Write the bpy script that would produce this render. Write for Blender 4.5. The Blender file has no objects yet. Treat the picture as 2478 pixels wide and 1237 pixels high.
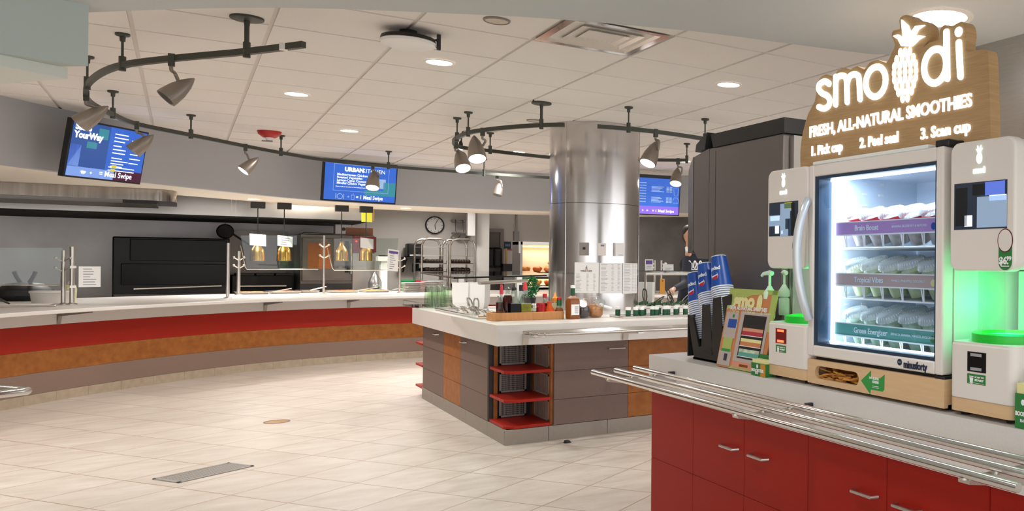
import bpy, math, random
from mathutils import Vector, Matrix
R = random.Random(7)
PI = math.pi
col = bpy.context.scene.collection
# ------------------------------------------------------------------ camera model
F, YAW, ROLL, CX, CY, H = 2047., .6559, .0089, 2013., 642.1, 1.40
_s, _c, _sr, _cr = math.sin(YAW), math.cos(YAW), math.sin(ROLL), math.cos(ROLL)
def ray(x, y):
    a, b = x-CX, y-CY
    u, v = (a*_cr+b*_sr)/F, (-a*_sr+b*_cr)/F
    return (_s+u*_c, _c-u*_s, -v)
def Zp(x, y, z):
    d = ray(x, y); t = (z-H)/d[2]; return Vector((d[0]*t, d[1]*t, z))
def Xp(x, y, X):
    d = ray(x, y); t = X/d[0]; return Vector((X, d[1]*t, H+d[2]*t))
def Yp(x, y, Y):
    d = ray(x, y); t = Y/d[1]; return Vector((d[0]*t, Y, H+d[2]*t))
def Dp(x, y, t):
    d = ray(x, y); return Vector((d[0]*t, d[1]*t, H+d[2]*t))
cam = bpy.data.cameras.new('camera'); camo = bpy.data.objects.new('camera', cam); col.objects.link(camo)
camo.location = (0, 0, H)
camo.rotation_euler = (Matrix.Rotation(-YAW, 3, 'Z') @ Matrix.Rotation(PI/2, 3, 'X') @ Matrix.Rotation(ROLL, 3, 'Z')).to_euler()
cam.sensor_fit = 'HORIZONTAL'; cam.sensor_width = 36; cam.lens = 36*F/2478
cam.shift_x = (1239-CX)/2478; cam.shift_y = (CY-618.5)/2478
cam.clip_start = .05; cam.clip_end = 100
bpy.context.scene.camera = camo
# ------------------------------------------------------------------ materials
def lin(h):
    h = h.lstrip('#'); o = []
    for i in (0, 2, 4):
        c = int(h[i:i+2], 16)/255
        o.append(c/12.92 if c <= .04045 else ((c+.055)/1.055)**2.4)
    return (*o, 1)
def mat(name, colr, rough=.5, metal=0, emit=0, alpha=1, trans=0, noise=0, nscale=30, col2=None, bump=0, stretch=None, spec=.5, coat=0, ecol=None, aniso=0):
    m = bpy.data.materials.new(name); m.use_nodes = True
    N, L = m.node_tree.nodes, m.node_tree.links
    b = N['Principled BSDF']
    b.inputs['Base Color'].default_value = lin(colr)
    b.inputs['Roughness'].default_value = rough; b.inputs['Metallic'].default_value = metal
    b.inputs['Specular IOR Level'].default_value = spec
    b.inputs['Transmission Weight'].default_value = trans
    b.inputs['Alpha'].default_value = alpha
    b.inputs['Coat Weight'].default_value = coat
    if aniso: b.inputs['Anisotropic'].default_value = aniso
    if emit:
        b.inputs['Emission Color'].default_value = lin(ecol or colr); b.inputs['Emission Strength'].default_value = emit
    if noise or bump:
        tc = N.new('ShaderNodeTexCoord'); nz = N.new('ShaderNodeTexNoise')
        nz.inputs['Scale'].default_value = nscale; nz.inputs['Detail'].default_value = 6
        if stretch:
            mp = N.new('ShaderNodeMapping'); mp.inputs['Scale'].default_value = stretch
            L.new(tc.outputs['Object'], mp.inputs['Vector']); L.new(mp.outputs['Vector'], nz.inputs['Vector'])
        else:
            L.new(tc.outputs['Object'], nz.inputs['Vector'])
        if noise:
            cr = N.new('ShaderNodeValToRGB'); e = cr.color_ramp.elements
            e[0].position = .5-noise*.5; e[1].position = .5+noise*.5
            e[0].color = lin(col2 or colr); e[1].color = lin(colr)
            L.new(nz.outputs['Fac'], cr.inputs['Fac']); L.new(cr.outputs['Color'], b.inputs['Base Color'])
        if bump:
            bp = N.new('ShaderNodeBump'); bp.inputs['Strength'].default_value = bump; bp.inputs['Distance'].default_value = .01
            L.new(nz.outputs['Fac'], bp.inputs['Height']); L.new(bp.outputs['Normal'], b.inputs['Normal'])
    return m
def glass(name, tint='#ffffff', gloss=.08, rough=.0):
    m = bpy.data.materials.new(name); m.use_nodes = True
    N, L = m.node_tree.nodes, m.node_tree.links
    N.remove(N['Principled BSDF']); out = N['Material Output']
    t = N.new('ShaderNodeBsdfTransparent'); t.inputs['Color'].default_value = lin(tint)
    g = N.new('ShaderNodeBsdfGlossy'); g.inputs['Roughness'].default_value = rough
    fr = N.new('ShaderNodeFresnel'); fr.inputs['IOR'].default_value = 1.45
    ad = N.new('ShaderNodeMath'); ad.operation = 'ADD'; ad.inputs[1].default_value = gloss-.04; ad.use_clamp = True
    mx = N.new('ShaderNodeMixShader')
    ge = N.new('ShaderNodeNewGeometry'); sb = N.new('ShaderNodeMath'); sb.operation = 'SUBTRACT'; sb.inputs[0].default_value = 1
    mu = N.new('ShaderNodeMath'); mu.operation = 'MULTIPLY'; L.new(ge.outputs['Backfacing'], sb.inputs[1])
    L.new(fr.outputs[0], ad.inputs[0]); L.new(ad.outputs[0], mu.inputs[0]); L.new(sb.outputs[0], mu.inputs[1]); L.new(mu.outputs[0], mx.inputs[0])
    L.new(t.outputs[0], mx.inputs[1]); L.new(g.outputs[0], mx.inputs[2]); L.new(mx.outputs[0], out.inputs[0])
    return m
M = {}
def dm(k, *a, **kw): M[k] = mat(k, *a, **kw)
dm('white_paint', '#dedad5', .6); dm('white_tile', '#eceae6', .35)
dm('tile_white', '#f0ebe6', .85, noise=.8, nscale=260, col2='#e5dfd9', bump=.25)
dm('grid_white', '#ddd6d0', .7)
dm('soffit', '#c9cccc', .75); dm('fascia', '#b2b3b7', .7); dm('cream', '#efe6d8', .7)
dm('bulkhead', '#b4bfba', .75); dm('lip', '#dde2dc', .7)
dm('solid', '#dcd8d4', .32, noise=.5, nscale=300, col2='#d2cdc8')
dm('red', '#a8210f', .45, noise=.7, nscale=220, col2='#981c0c', spec=.25); dm('red_lacquer', '#9c1a0a', .45, noise=.7, nscale=220, col2='#8c1608', spec=.2)
dm('copper', '#a4662f', .5, noise=.55, nscale=14, col2='#844a1a', spec=.3)
dm('taupe', '#8a7265', .55, noise=.6, nscale=240, col2='#7c665a')
dm('taupe_dark', '#7a665d', .55, noise=.6, nscale=240, col2='#6c5850', spec=.3); dm('plinth', '#948a80', .55, noise=.6, nscale=25, col2='#8d8276')  # island taupe is the counter taupe darkened, its weaker light put in the colour
dm('plinth_beige', '#b5a590', .55, noise=.6, nscale=14, col2='#a08f7b')
dm('steel', '#c9c5c0', .24, 1, noise=.5, nscale=8, col2='#bcb8b4', stretch=(1, 1, 40))
dm('pillar_steel', '#cfcccb', .2, 1, bump=.015, nscale=3)
dm('brushed', '#cfcac4', .3, 1); dm('chrome', '#dedcd8', .12, 1)
dm('dark_steel', '#77716d', .3, 1, noise=.6, nscale=3, col2='#5e5955')
dm('wall_steel', '#a9a3a0', .36, 1, noise=.6, nscale=2, col2='#938d8a')
dm('dispenser_grey', '#7a7371', .36, .35); dm('polished', '#b5ada5', .16, 1, noise=.5, nscale=2.2, col2='#857c74', bump=.25, stretch=(6, 6, .05)); dm('lid_clear', '#f2f6f8', .22, alpha=.42); dm('gunmetal', '#4d5049', .45, .6); dm('lamp_shell', '#948b82', .4, .7)  # canopy steel: vertical reflection streaks are tinted into its colour
dm('lamp_lit', '#ffffff', .5, emit=14); dm('lamp_off', '#2b2925', .3)
dm('down_lens', '#fffaf2', .5, emit=16, ecol='#fff4e6'); dm('trim_white', '#eeeae5', .5)
dm('black', '#151515', .45); dm('black_gloss', '#0b0b0c', .3, spec=.25); dm('charcoal', '#2b2c2e', .5); dm('dark', '#1d1a18', .7)
dm('handle_grey', '#cfd2d4', .3, .3); dm('bracket_grey', '#8c847c', .35, .8); dm('rubber', '#101010', .8)
dm('machine_white', '#e4dcd5', .38); dm('white_plastic', '#f1f0ee', .4); dm('white_glow', '#ffffff', .5, emit=1.15)
dm('sign_glow', '#ffffff', .5, emit=1.5, ecol='#f4fff8'); dm('sign_warm', '#ffffff', .5, emit=1.25, ecol='#fff6e4')
dm('logo_glow', '#ffffff', .5, emit=1.6, ecol='#d0fff0')
dm('oak', '#c7a274', .5, noise=.7, nscale=8, col2='#a88458', stretch=(1, 1.2, 22))
dm('maple', '#dcbb92', .5, noise=.7, nscale=5, col2='#cfab7f', stretch=(1, 1.5, 18))
dm('bamboo', '#cf935c', .5, noise=.7, nscale=9, col2='#b87d48', stretch=(9, 9, 1))
dm('led', '#ffffff', .5, emit=9, ecol='#dcefff'); dm('freezer_in', '#dbe7f2', .4)
dm('gasket', '#23394f', .35); dm('green_ring', '#12a52a', .3, emit=.25)
dm('green_led', '#40ff90', .5, emit=2.2, ecol='#30ff80')
dm('label_green', '#2c7a39', .5); dm('label_green2', '#2f9340', .5); dm('maroon', '#5a1420', .5)
dm('scan_red', '#ff5a3c', .4, emit=7, ecol='#ff3a20'); dm('scan_dark_red', '#5c0406', .3, emit=.4)
dm('brass', '#e6bb68', .24, 1, noise=.4, nscale=30, col2='#d2a048'); dm('paper', '#f3f3f2', .6); dm('ink', '#9c9ca2', .7); dm('ink_dark', '#333338', .7)
dm('navy', '#1c2740', .5); dm('cup_blue', '#1c4fa8', .35); dm('cup_white', '#eef0f4', .5); dm('cup_red', '#c8202c', .4)
dm('purple', '#6a4c9a', .5); dm('yellow', '#d8cf4a', .5); dm('yellow_tag', '#e0e040', .5)
dm('food_red', '#c01a1a', .35); dm('food_orange', '#d9702a', .35, noise=.7, nscale=30, col2='#9c3f12'); dm('food_bread', '#e8a050', .5, noise=.8, nscale=25, col2='#b05a1c')
dm('food_dark', '#33221a', .6); dm('food_green', '#2d6b30', .6, noise=.8, nscale=60, col2='#173d1a'); dm('granola', '#c88f55', .7, noise=.9, nscale=55, col2='#8c5527')
dm('raisin', '#2b1d22', .5); dm('soy', '#0c0705', .2, spec=.2); dm('balsamic', '#070606', .2, spec=.2); dm('olive', '#9a930a', .2, noise=.5, nscale=14, col2='#5a5802', spec=.25)
dm('dressing', '#5b3316', .2); dm('wine', '#4a0f10', .15); dm('ketchup', '#a3121c', .3); dm('sriracha', '#d0521a', .25); dm('amber', '#9a5a28', .25, noise=.8, nscale=90, col2='#6d3713')
dm('orange_cap', '#f0962c', .4); dm('green_cap', '#0d5c3a', .4); dm('red_cap', '#c22430', .4); dm('pink_pour', '#e2414e', .4)
dm('herb', '#2fa24e', .6, noise=.8, nscale=60, col2='#15682e'); dm('jar_green', '#155e3d', .4, noise=.8, nscale=120, col2='#0c3f29')
dm('skin', '#c99a80', .5); dm('shirt', '#161d2c', .8); dm('hair', '#2a1c14', .6); dm('jeans', '#20283a', .8)
dm('plate', '#efeae4', .3); dm('bin_green', '#148a4c', .4); dm('bin_red', '#b3222e', .4); dm('blue_sign', '#1d3a5a', .5)
dm('strobe_red', '#b4251f', .4); dm('speaker_grille', '#cfc3b7', .7); dm('door_grey', '#6f6a66', .5); dm('frame_grey', '#8c8681', .5)
dm('plaque', '#75839a', .5); dm('grate', '#98938d', .5, .2); dm('cap_bronze', '#b08d62', .4, .6)
dm('flyer_green', '#a9b960', .6); dm('flyer_orange', '#c9804f', .6); dm('flyer_cream', '#e6dfa0', .6); dm('flyer_grey', '#b9aca6', .6); dm('flyer_pink', '#d89478', .6); dm('flyer_red', '#b0303f', .6)
dm('box_orange', '#c98a2a', .5); dm('screen_blue', '#2c5fc0', .4, emit=.62, ecol='#2c60c8'); dm('screen_light', '#7fa0e0', .4, emit=.6, ecol='#6c92e0'); dm('screen_text', '#eef4ff', .4, emit=.95, ecol='#eaf2ff')
dm('screen_deep', '#234a90', .4, emit=.5, ecol='#2a56a4'); dm('screen_purple', '#7a5cc8', .4, emit=.7, ecol='#7a5ccc'); dm('screen_maroon', '#4a1238', .4, emit=.3, ecol='#4c1238'); dm('screen_yellow', '#c8c040', .4, emit=.6, ecol='#c8c040')
dm('screen_teal', '#2f8a9a', .4, emit=.45, ecol='#3a90a8'); dm('screen_pale', '#9ab8dc', .4, emit=.55, ecol='#8cb0dc'); dm('cam_dark', '#2b3340', .2, emit=.12, ecol='#46536a'); dm('cam_mid', '#8fa6c0', .2, emit=.35, ecol='#8fa6c4'); dm('cam_blue', '#5a74d0', .2, emit=.5, ecol='#5a74d8'); dm('cam_person', '#1e2026', .3); dm('cam_light', '#e8eef6', .2, emit=.6)
dm('strip_purple', '#b98ec6', .4); dm('strip_peach', '#c4a8a0', .4); dm('strip_green', '#5fa496', .4); dm('strip_text', '#e8f0f4', .4)
dm('warm_lamp', '#ffe0b0', .5, emit=10, ecol='#ffc880'); dm('warmer_in', '#f4ddc4', .5)
dm('fruit_pale', '#f2f2d4', .6, noise=.5, nscale=40, col2='#d6d492'); dm('fruit_green', '#d4e6cc', .6, noise=.5, nscale=40, col2='#8a8f70'); dm('fruit_dark', '#e2dcd6', .6, noise=.5, nscale=40, col2='#a08c86'); dm('band_red', '#c5283a', .5)
dm('pump_white', '#d8f4dc', .4); dm('chamber_back', '#e6e9e6', .4); dm('red_led', '#ff2020', .4, emit=6)
M['glass'] = glass('glass'); M['guard'] = glass('guard', '#eef3f0', .07); M['cup_glass'] = glass('cup_glass', '#eef6f2', .12, .1); M['tumbler'] = glass('tumbler', '#e6f4e3', .2, .2); M['bottle_glass'] = glass('bottle_glass', '#e4ece8', .14)
M['door_glass'] = glass('door_glass', '#f2f8ff', .05); M['cyl_glass'] = glass('cyl_glass', '#eafff2', .08); M['lid_glass'] = glass('lid_glass', '#eef4f6', .25, .15)
M['bag'] = glass('bag', '#dfe6e6', .35, .3)
# ------------------------------------------------------------------ mesh builder
class MB:
    def __init__(s): s.v = []; s.f = []
    def add(s, vs, fs):
        o = len(s.v); s.v += [tuple(v) for v in vs]; s.f += [tuple(i+o for i in f) for f in fs]; return s
    def box(s, x0, x1, y0, y1, z0, z1):
        x0, x1 = sorted((x0, x1)); y0, y1 = sorted((y0, y1)); z0, z1 = sorted((z0, z1))
        return s.add([(x, y, z) for x in (x0, x1) for y in (y0, y1) for z in (z0, z1)],
                     [(0, 1, 3, 2), (4, 6, 7, 5), (0, 4, 5, 1), (2, 3, 7, 6), (0, 2, 6, 4), (1, 5, 7, 3)])
    def ring(s, rings, closed_ends=True, loop=False):
        n = len(rings[0]); vs = [p for r in rings for p in r]; fs = []
        K = len(rings)
        for k in range(K if loop else K-1):
            a, b = k*n, ((k+1) % K)*n
            for i in range(n):
                j = (i+1) % n; fs.append((a+i, a+j, b+j, b+i))
        if closed_ends and not loop:
            fs.append(tuple(range(n-1, -1, -1))); fs.append(tuple((K-1)*n+i for i in range(n)))
        return s.add(vs, fs)
    def tube(s, pts, r, n=10, loop=False):
        P = [Vector(p) for p in pts]; rs = r if isinstance(r, (list, tuple)) else [r]*len(P)
        rings = []; up = None
        for i, p in enumerate(P):
            if loop: t = P[(i+1) % len(P)]-P[i-1]
            else: t = P[min(i+1, len(P)-1)]-P[max(i-1, 0)]
            t.normalize()
            if up is None:
                up = Vector((0, 0, 1)) if abs(t.z) < .9 else Vector((1, 0, 0))
            a = t.cross(up)
            if a.length < 1e-6: a = t.orthogonal()
            a.normalize(); b = a.cross(t).normalized(); up = b
            rings.append([p+(a*math.cos(2*PI*k/n)+b*math.sin(2*PI*k/n))*rs[i] for k in range(n)])
        return s.ring(rings, True, loop)
    def cyl(s, p0, p1, r0, r1=None, n=20):
        return s.tube([p0, p1], [r0, r0 if r1 is None else r1], n)
    def lathe(s, prof, c=(0, 0, 0), n=24, caps=True, mtx=None):
        rings = [[Vector((r*math.cos(2*PI*k/n), r*math.sin(2*PI*k/n), z)) for k in range(n)] for r, z in prof]
        if mtx is not None: rings = [[mtx @ p for p in r] for r in rings]
        c = Vector(c); rings = [[p+c for p in r] for r in rings]
        return s.ring(rings, caps)
    def prism(s, poly, a, b, ax='z'):
        n = len(poly)
        ar = sum(poly[i][0]*poly[(i+1) % n][1]-poly[(i+1) % n][0]*poly[i][1] for i in range(n))
        P = list(poly) if ar > 0 else list(reversed(poly))
        def mk(p, h): return {'z': (p[0], p[1], h), 'x': (h, p[0], p[1]), 'y': (p[0], h, p[1])}[ax]
        vs = [mk(p, a) for p in P]+[mk(p, b) for p in P]
        fs = [tuple(range(n-1, -1, -1)), tuple(range(n, 2*n))]+[(i, (i+1) % n, n+(i+1) % n, n+i) for i in range(n)]
        if (ax == 'y') != (b < a): fs = [tuple(reversed(f)) for f in fs]
        return s.add(vs, fs)
    def sphere(s, c, r, n=14, m=8, sc=(1, 1, 1)):
        prof = [(max(1e-4, math.sin(PI*k/m)), -math.cos(PI*k/m)) for k in range(m+1)]
        rings = [[Vector((c[0]+r*sc[0]*q*math.cos(2*PI*i/n), c[1]+r*sc[1]*q*math.sin(2*PI*i/n), c[2]+r*sc[2]*z)) for i in range(n)] for q, z in prof]
        return s.ring(rings)
    def quad(s, a, b, c, d): return s.add([a, b, c, d], [(0, 1, 2, 3)])
    def xf(s, m): s.v = [tuple(m @ Vector(v)) for v in s.v]; return s
    def build(s, name, m, parent=None, world=False, bevel=0, seg=2, smooth=.7):
        me = bpy.data.meshes.new(name)
        vs = s.v
        if world and parent is not None:
            inv = wm(parent).inverted(); vs = [tuple(inv @ Vector(v)) for v in vs]
        me.from_pydata(vs, [], s.f); me.update()
        if smooth:
            me.polygons.foreach_set('use_smooth', [True]*len(me.polygons)); me.set_sharp_from_angle(angle=smooth)
        o = bpy.data.objects.new(name, me); col.objects.link(o)
        me.materials.append(M[m] if isinstance(m, str) else m)
        if parent is not None: o.parent = parent
        if bevel:
            b = o.modifiers.new('Bevel', 'BEVEL'); b.width = bevel; b.segments = seg; b.limit_method = 'ANGLE'; b.angle_limit = .6
        return o
def wm(o):
    m = Matrix.LocRotScale(o.location, o.rotation_euler, o.scale)
    return wm(o.parent) @ m if o.parent else m
def tag(o, label, cat, group=None, kind=None):
    if label: o['label'] = label
    if cat: o['category'] = cat
    if group: o['group'] = group
    if kind: o['kind'] = kind
    return o
def thing(name, label, cat, loc=(0, 0, 0), rz=0, group=None):
    o = bpy.data.objects.new(name, None); col.objects.link(o); o.location = loc; o.rotation_euler = (0, 0, rz); o.empty_display_size = .1
    return tag(o, label, cat, group)
def struct(o): o['kind'] = 'structure'; return o
def lab(o, t): o['label'] = t; return o
def copy_tree(o, parent=None, loc=None, rot=None, label=None):
    c = o.copy(); col.objects.link(c); c.parent = parent
    if loc is not None: c.location = loc
    if rot is not None: c.rotation_euler = rot
    if label: c['label'] = label
    for ch in list(o.children): copy_tree(ch, c)
    return c
def frame_m(o, r, u):
    r = Vector(r).normalized(); u = Vector(u); u = (u-r*u.dot(r)).normalized(); n = r.cross(u)
    m = Matrix.Identity(4)
    for i in range(3): m[i][0] = r[i]; m[i][1] = u[i]; m[i][2] = n[i]; m[i][3] = o[i]
    return m
def text(name, s, m, size, o, r, u, parent=None, bold=0, align='LEFT', depth=.0015, world=True, width=None, sx=1):
    cu = bpy.data.curves.new(name, 'FONT'); cu.body = s; cu.size = size; cu.offset = bold; cu.extrude = depth; cu.resolution_u = 3
    cu.align_x = align; cu.align_y = 'CENTER'
    t = bpy.data.objects.new(name, cu); col.objects.link(t)
    dg = bpy.context.evaluated_depsgraph_get(); dg.update()
    me = bpy.data.meshes.new_from_object(t.evaluated_get(dg)); bpy.data.objects.remove(t); bpy.data.curves.remove(cu)
    if width and len(me.vertices):
        xs = [v.co.x for v in me.vertices]; sx = width/(max(xs)-min(xs))
    mm = frame_m(Vector(o), r, u) @ Matrix.Diagonal((sx, 1, 1, 1))
    if parent is not None and world: mm = wm(parent).inverted() @ mm
    me.transform(mm); me.materials.clear(); me.materials.append(M[m]); me.name = name
    ob = bpy.data.objects.new(name, me); col.objects.link(ob)
    if parent is not None: ob.parent = parent
    return ob
def crom(P, k=6):
    P = [Vector(p) for p in P]; o = []
    for i in range(len(P)-1):
        a, b, c, d = P[max(i-1, 0)], P[i], P[i+1], P[min(i+2, len(P)-1)]
        for j in range(k):
            t = j/k
            o.append(.5*((2*b)+(c-a)*t+(2*a-5*b+4*c-d)*t*t+(3*b-a-3*c+d)*t**3))
    return o+[P[-1]]
def offset(P, d):
    o = []
    for i, p in enumerate(P):
        t = (P[min(i+1, len(P)-1)]-P[max(i-1, 0)]).normalized(); o.append(p+Vector((-t.y, t.x))*d)
    return o
def strip(front, back, z0, z1, mb=None):
    mb = mb or MB(); n = len(front)
    rings = [[(front[i].x, front[i].y, z0), (back[i].x, back[i].y, z0), (back[i].x, back[i].y, z1), (front[i].x, front[i].y, z1)] for i in range(n)]
    return mb.ring(rings)
def rrect(x0, x1, y0, y1, r, n=5):
    o = []
    for cx, cy, a in ((x1-r, y1-r, 0), (x0+r, y1-r, PI/2), (x0+r, y0+r, PI), (x1-r, y0+r, 1.5*PI)):
        for k in range(n+1):
            t = a+PI/2*k/n; o.append((cx+r*math.cos(t), cy+r*math.sin(t)))
    return o
def arealight(name, loc, e, size, colr=(1, .98, .96), parent=None, rot=(0, 0, 0), shape='DISK', sy=None, spread=2.6):
    l = bpy.data.lights.new(name, 'AREA'); l.energy = e; l.shape = shape; l.size = size; l.color = colr; l.spread = spread
    if sy: l.size_y = sy
    o = bpy.data.objects.new(name, l); col.objects.link(o); o.location = loc; o.rotation_euler = rot
    if parent is not None: o.parent = parent
    return o
ZC = 2.82
# ------------------------------------------------------------------ floor
def floor_mat():
    m = bpy.data.materials.new('floor_tile'); m.use_nodes = True
    N, L = m.node_tree.nodes, m.node_tree.links; b = N['Principled BSDF']
    tc = N.new('ShaderNodeTexCoord')
    def dot(a, bb, c0):
        d = N.new('ShaderNodeVectorMath'); d.operation = 'DOT_PRODUCT'; d.inputs[1].default_value = (a, bb, 0); L.new(tc.outputs['Object'], d.inputs[0])
        s = N.new('ShaderNodeMath'); s.operation = 'ADD'; s.inputs[1].default_value = c0; L.new(d.outputs['Value'], s.inputs[0]); return s
    def mth(op, i0, v1=None, i1=None):
        n = N.new('ShaderNodeMath'); n.operation = op; L.new(i0.outputs[0], n.inputs[0])
        if i1 is not None: L.new(i1.outputs[0], n.inputs[1])
        elif v1 is not None: n.inputs[1].default_value = v1
        return n
    a, bb = 1.779, 1.169; c, d = 1.219, -1.756
    x0, y0 = .887, 6.04
    u = dot(a, bb, -(a*x0+bb*y0)+50); v = dot(c, d, -(c*x0+d*y0)+50)
    e = [mth('ABSOLUTE', mth('SUBTRACT', mth('FRACT', q), .5)) for q in (u, v)]
    mx = mth('MAXIMUM', e[0], i1=e[1]); ln = mth('GREATER_THAN', mx, .4915)
    fl = [mth('FLOOR', q) for q in (u, v)]
    cb = N.new('ShaderNodeCombineXYZ'); L.new(fl[0].outputs[0], cb.inputs[0]); L.new(fl[1].outputs[0], cb.inputs[1])
    wn = N.new('ShaderNodeTexWhiteNoise'); L.new(cb.outputs[0], wn.inputs['Vector'])
    sc = N.new('ShaderNodeVectorMath'); sc.operation = 'SCALE'; sc.inputs['Scale'].default_value = 7; L.new(wn.outputs['Color'], sc.inputs[0])
    av = N.new('ShaderNodeVectorMath'); av.operation = 'ADD'; L.new(tc.outputs['Object'], av.inputs[0]); L.new(sc.outputs[0], av.inputs[1])
    mp = N.new('ShaderNodeMapping'); mp.inputs['Scale'].default_value = (1, 2.6, 1); mp.inputs['Rotation'].default_value = (0, 0, -.6); L.new(av.outputs[0], mp.inputs['Vector'])
    nz = N.new('ShaderNodeTexNoise'); nz.inputs['Scale'].default_value = 3.2; nz.inputs['Detail'].default_value = 8; nz.inputs['Roughness'].default_value = .65; L.new(mp.outputs[0], nz.inputs['Vector'])
    cr = N.new('ShaderNodeValToRGB'); el = cr.color_ramp.elements; el[0].position = .3; el[1].position = .7
    el[0].color = lin('#bdb2a6'); el[1].color = lin('#d2cac1'); L.new(nz.outputs['Fac'], cr.inputs['Fac'])
    hs = N.new('ShaderNodeHueSaturation'); mr = N.new('ShaderNodeMapRange'); mr.inputs['To Min'].default_value = .97; mr.inputs['To Max'].default_value = 1.03
    L.new(wn.outputs['Value'], mr.inputs['Value']); L.new(mr.outputs[0], hs.inputs['Value']); L.new(cr.outputs[0], hs.inputs['Color'])
    mix = N.new('ShaderNodeMix'); mix.data_type = 'RGBA'; L.new(ln.outputs[0], mix.inputs['Factor']); L.new(hs.outputs[0], mix.inputs[6]); mix.inputs[7].default_value = lin('#9c8773')
    L.new(mix.outputs[2], b.inputs['Base Color'])
    rr = N.new('ShaderNodeMapRange'); rr.inputs['To Min'].default_value = .3; rr.inputs['To Max'].default_value = .42; L.new(nz.outputs['Fac'], rr.inputs['Value']); L.new(rr.outputs[0], b.inputs['Roughness'])
    bp = N.new('ShaderNodeBump'); bp.inputs['Strength'].default_value = .3; bp.inputs['Distance'].default_value = .003; bp.invert = True
    L.new(ln.outputs[0], bp.inputs['Height']); L.new(bp.outputs[0], b.inputs['Normal'])
    return m
struct(MB().box(-9, 12, -4, 18.6, -.1, 0).build('floor', floor_mat(), smooth=0))
# ------------------------------------------------------------------ ceiling of separate lay-in tiles over the grid
mb = MB(); x0, y0, p = -.2469, 5.450, .6685; g = .012
for i in range(-10, 16):
    for j in range(-6, 20):
        x, y = x0+i*p, y0+j*p
        if (i, j) == (3, -1): continue                      # the supply air vent hangs in this bay
        if y < 2.5 and x > 4.5: continue
        mb.box(x+g, x+p-g, y+g, y+p-g, ZC, ZC+.02)
tiles = mb.build('ceiling', 'tile_white', smooth=0); struct(tiles)
struct(MB().box(-9, 12, 1.4, 18.6, ZC+.012, ZC+.09).build('ceiling_grid', 'grid_white', smooth=0))
# dropped plaster soffit near the camera
E_ = [(-3, 6.7), (-.9, 5.35), (-.318, 4.752), (.077, 4.355), (.427, 4.068), (.896, 3.78), (1.227, 3.6), (1.8, 3.38), (2.3, 3.27), (2.66, 3.19), (3.05, 3.1), (5.5, 2.9)]
e2 = [tuple(q) for q in crom(E_, 4)]
struct(MB().prism(e2+[(5.5, -4), (-3, -4)], 2.44, ZC+.012).build('ceiling_soffit', 'soffit', smooth=0))
# left bulkhead hanging below it, with a lighter lip
a, b = Zp(213, 160, 2.19), Zp(0, 128, 2.19); dv = (b-a).normalized()
struct(MB().prism([(a.x, a.y), (a.x-.30, a.y+.28), (a.x-2.4, a.y+1.8), (a.x+dv.x*2.4, a.y+dv.y*2.4)], 2.19, 2.44).build('trim_1', 'bulkhead', smooth=0))
a, b, c = Zp(164, 191, 2.145), Zp(0, 160, 2.145), Zp(0, 203, 2.145); dv = (b-a).normalized(); dw = (c-a).normalized()
struct(MB().prism([(a.x, a.y), (a.x+dw.x*2, a.y+dw.y*2), (a.x+dv.x*2, a.y+dv.y*2)], 2.145, 2.19).build('trim_2', 'lip', smooth=0))
# ------------------------------------------------------------------ curved fascia above the serving counter
FC = crom([(-2.0, 8.6), (-1.62, 9.6), (-1.26, 10.28), (-.88, 10.87), (-.30, 11.62), (.43, 12.45), (1.1, 13.12), (1.6, 13.45), (2.5, 13.64), (3.8, 13.60), (4.8, 13.38), (5.8, 12.75), (6.45, 12.15), (7.2, 11.2)])
BC = crom([(-3.4, 13.4), (-2.6, 13.4), (-1.9, 13.4), (-1.2, 13.4), (-.5, 13.42), (.54, 14.16), (1.27, 14.80), (1.9, 15.0), (2.6, 15.06), (3.6, 15.0), (5.07, 14.65), (6.4, 13.9), (7.2, 13.1), (8, 12.1)])
ZU = 2.222
struct(strip(FC, offset(FC, .1), ZU, ZC).build('trim_3', 'fascia', smooth=.5))
struct(strip(offset(FC, .1), BC, ZU+.002, ZU+.12).build('trim_4', 'cream', smooth=.5))
# ------------------------------------------------------------------ walls
struct(MB().box(-9, 12, 18.2, 18.5, 0, ZC).build('wall_back', 'white_paint', smooth=0))
struct(MB().box(-9.2, -9, -4, 18.5, 0, ZC).build('wall_left', 'white_paint', smooth=0))
struct(MB().box(11.9, 12.1, 3.2, 18.5, 0, ZC).build('wall_right', 'white_paint', smooth=0))
struct(MB().box(2.97, 3.1, -2.2, 3.05, 0, 2.44).build('wall_side', 'steel', smooth=0))
struct(MB().box(-8.9, 2.38, 18.12, 18.19, .0, 2.5).build('wall_cladding', 'wall_steel', smooth=0))
struct(MB().box(4.63, 4.86, 17.5, 18.19, 0, 2.5).build('wall_pier', 'white_tile', smooth=0))
# stainless clad column
PC = Vector((3.4454, 8.57)); PR = .4553
mb = MB(); n = 96
for z0, z1 in ((.0, 1.296), (1.3, 2.0), (2.004, ZC)):
    mb.lathe([(PR, z0), (PR, z1)], (PC.x, PC.y, 0), n)
for k, aa in enumerate((-2.62, -.55)):
    mb.cyl((PC.x+PR*math.cos(aa), PC.y+PR*math.sin(aa), 0), (PC.x+PR*math.cos(aa), PC.y+PR*math.sin(aa), ZC), .004, n=6)
struct(mb.build('column', 'pillar_steel'))
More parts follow.
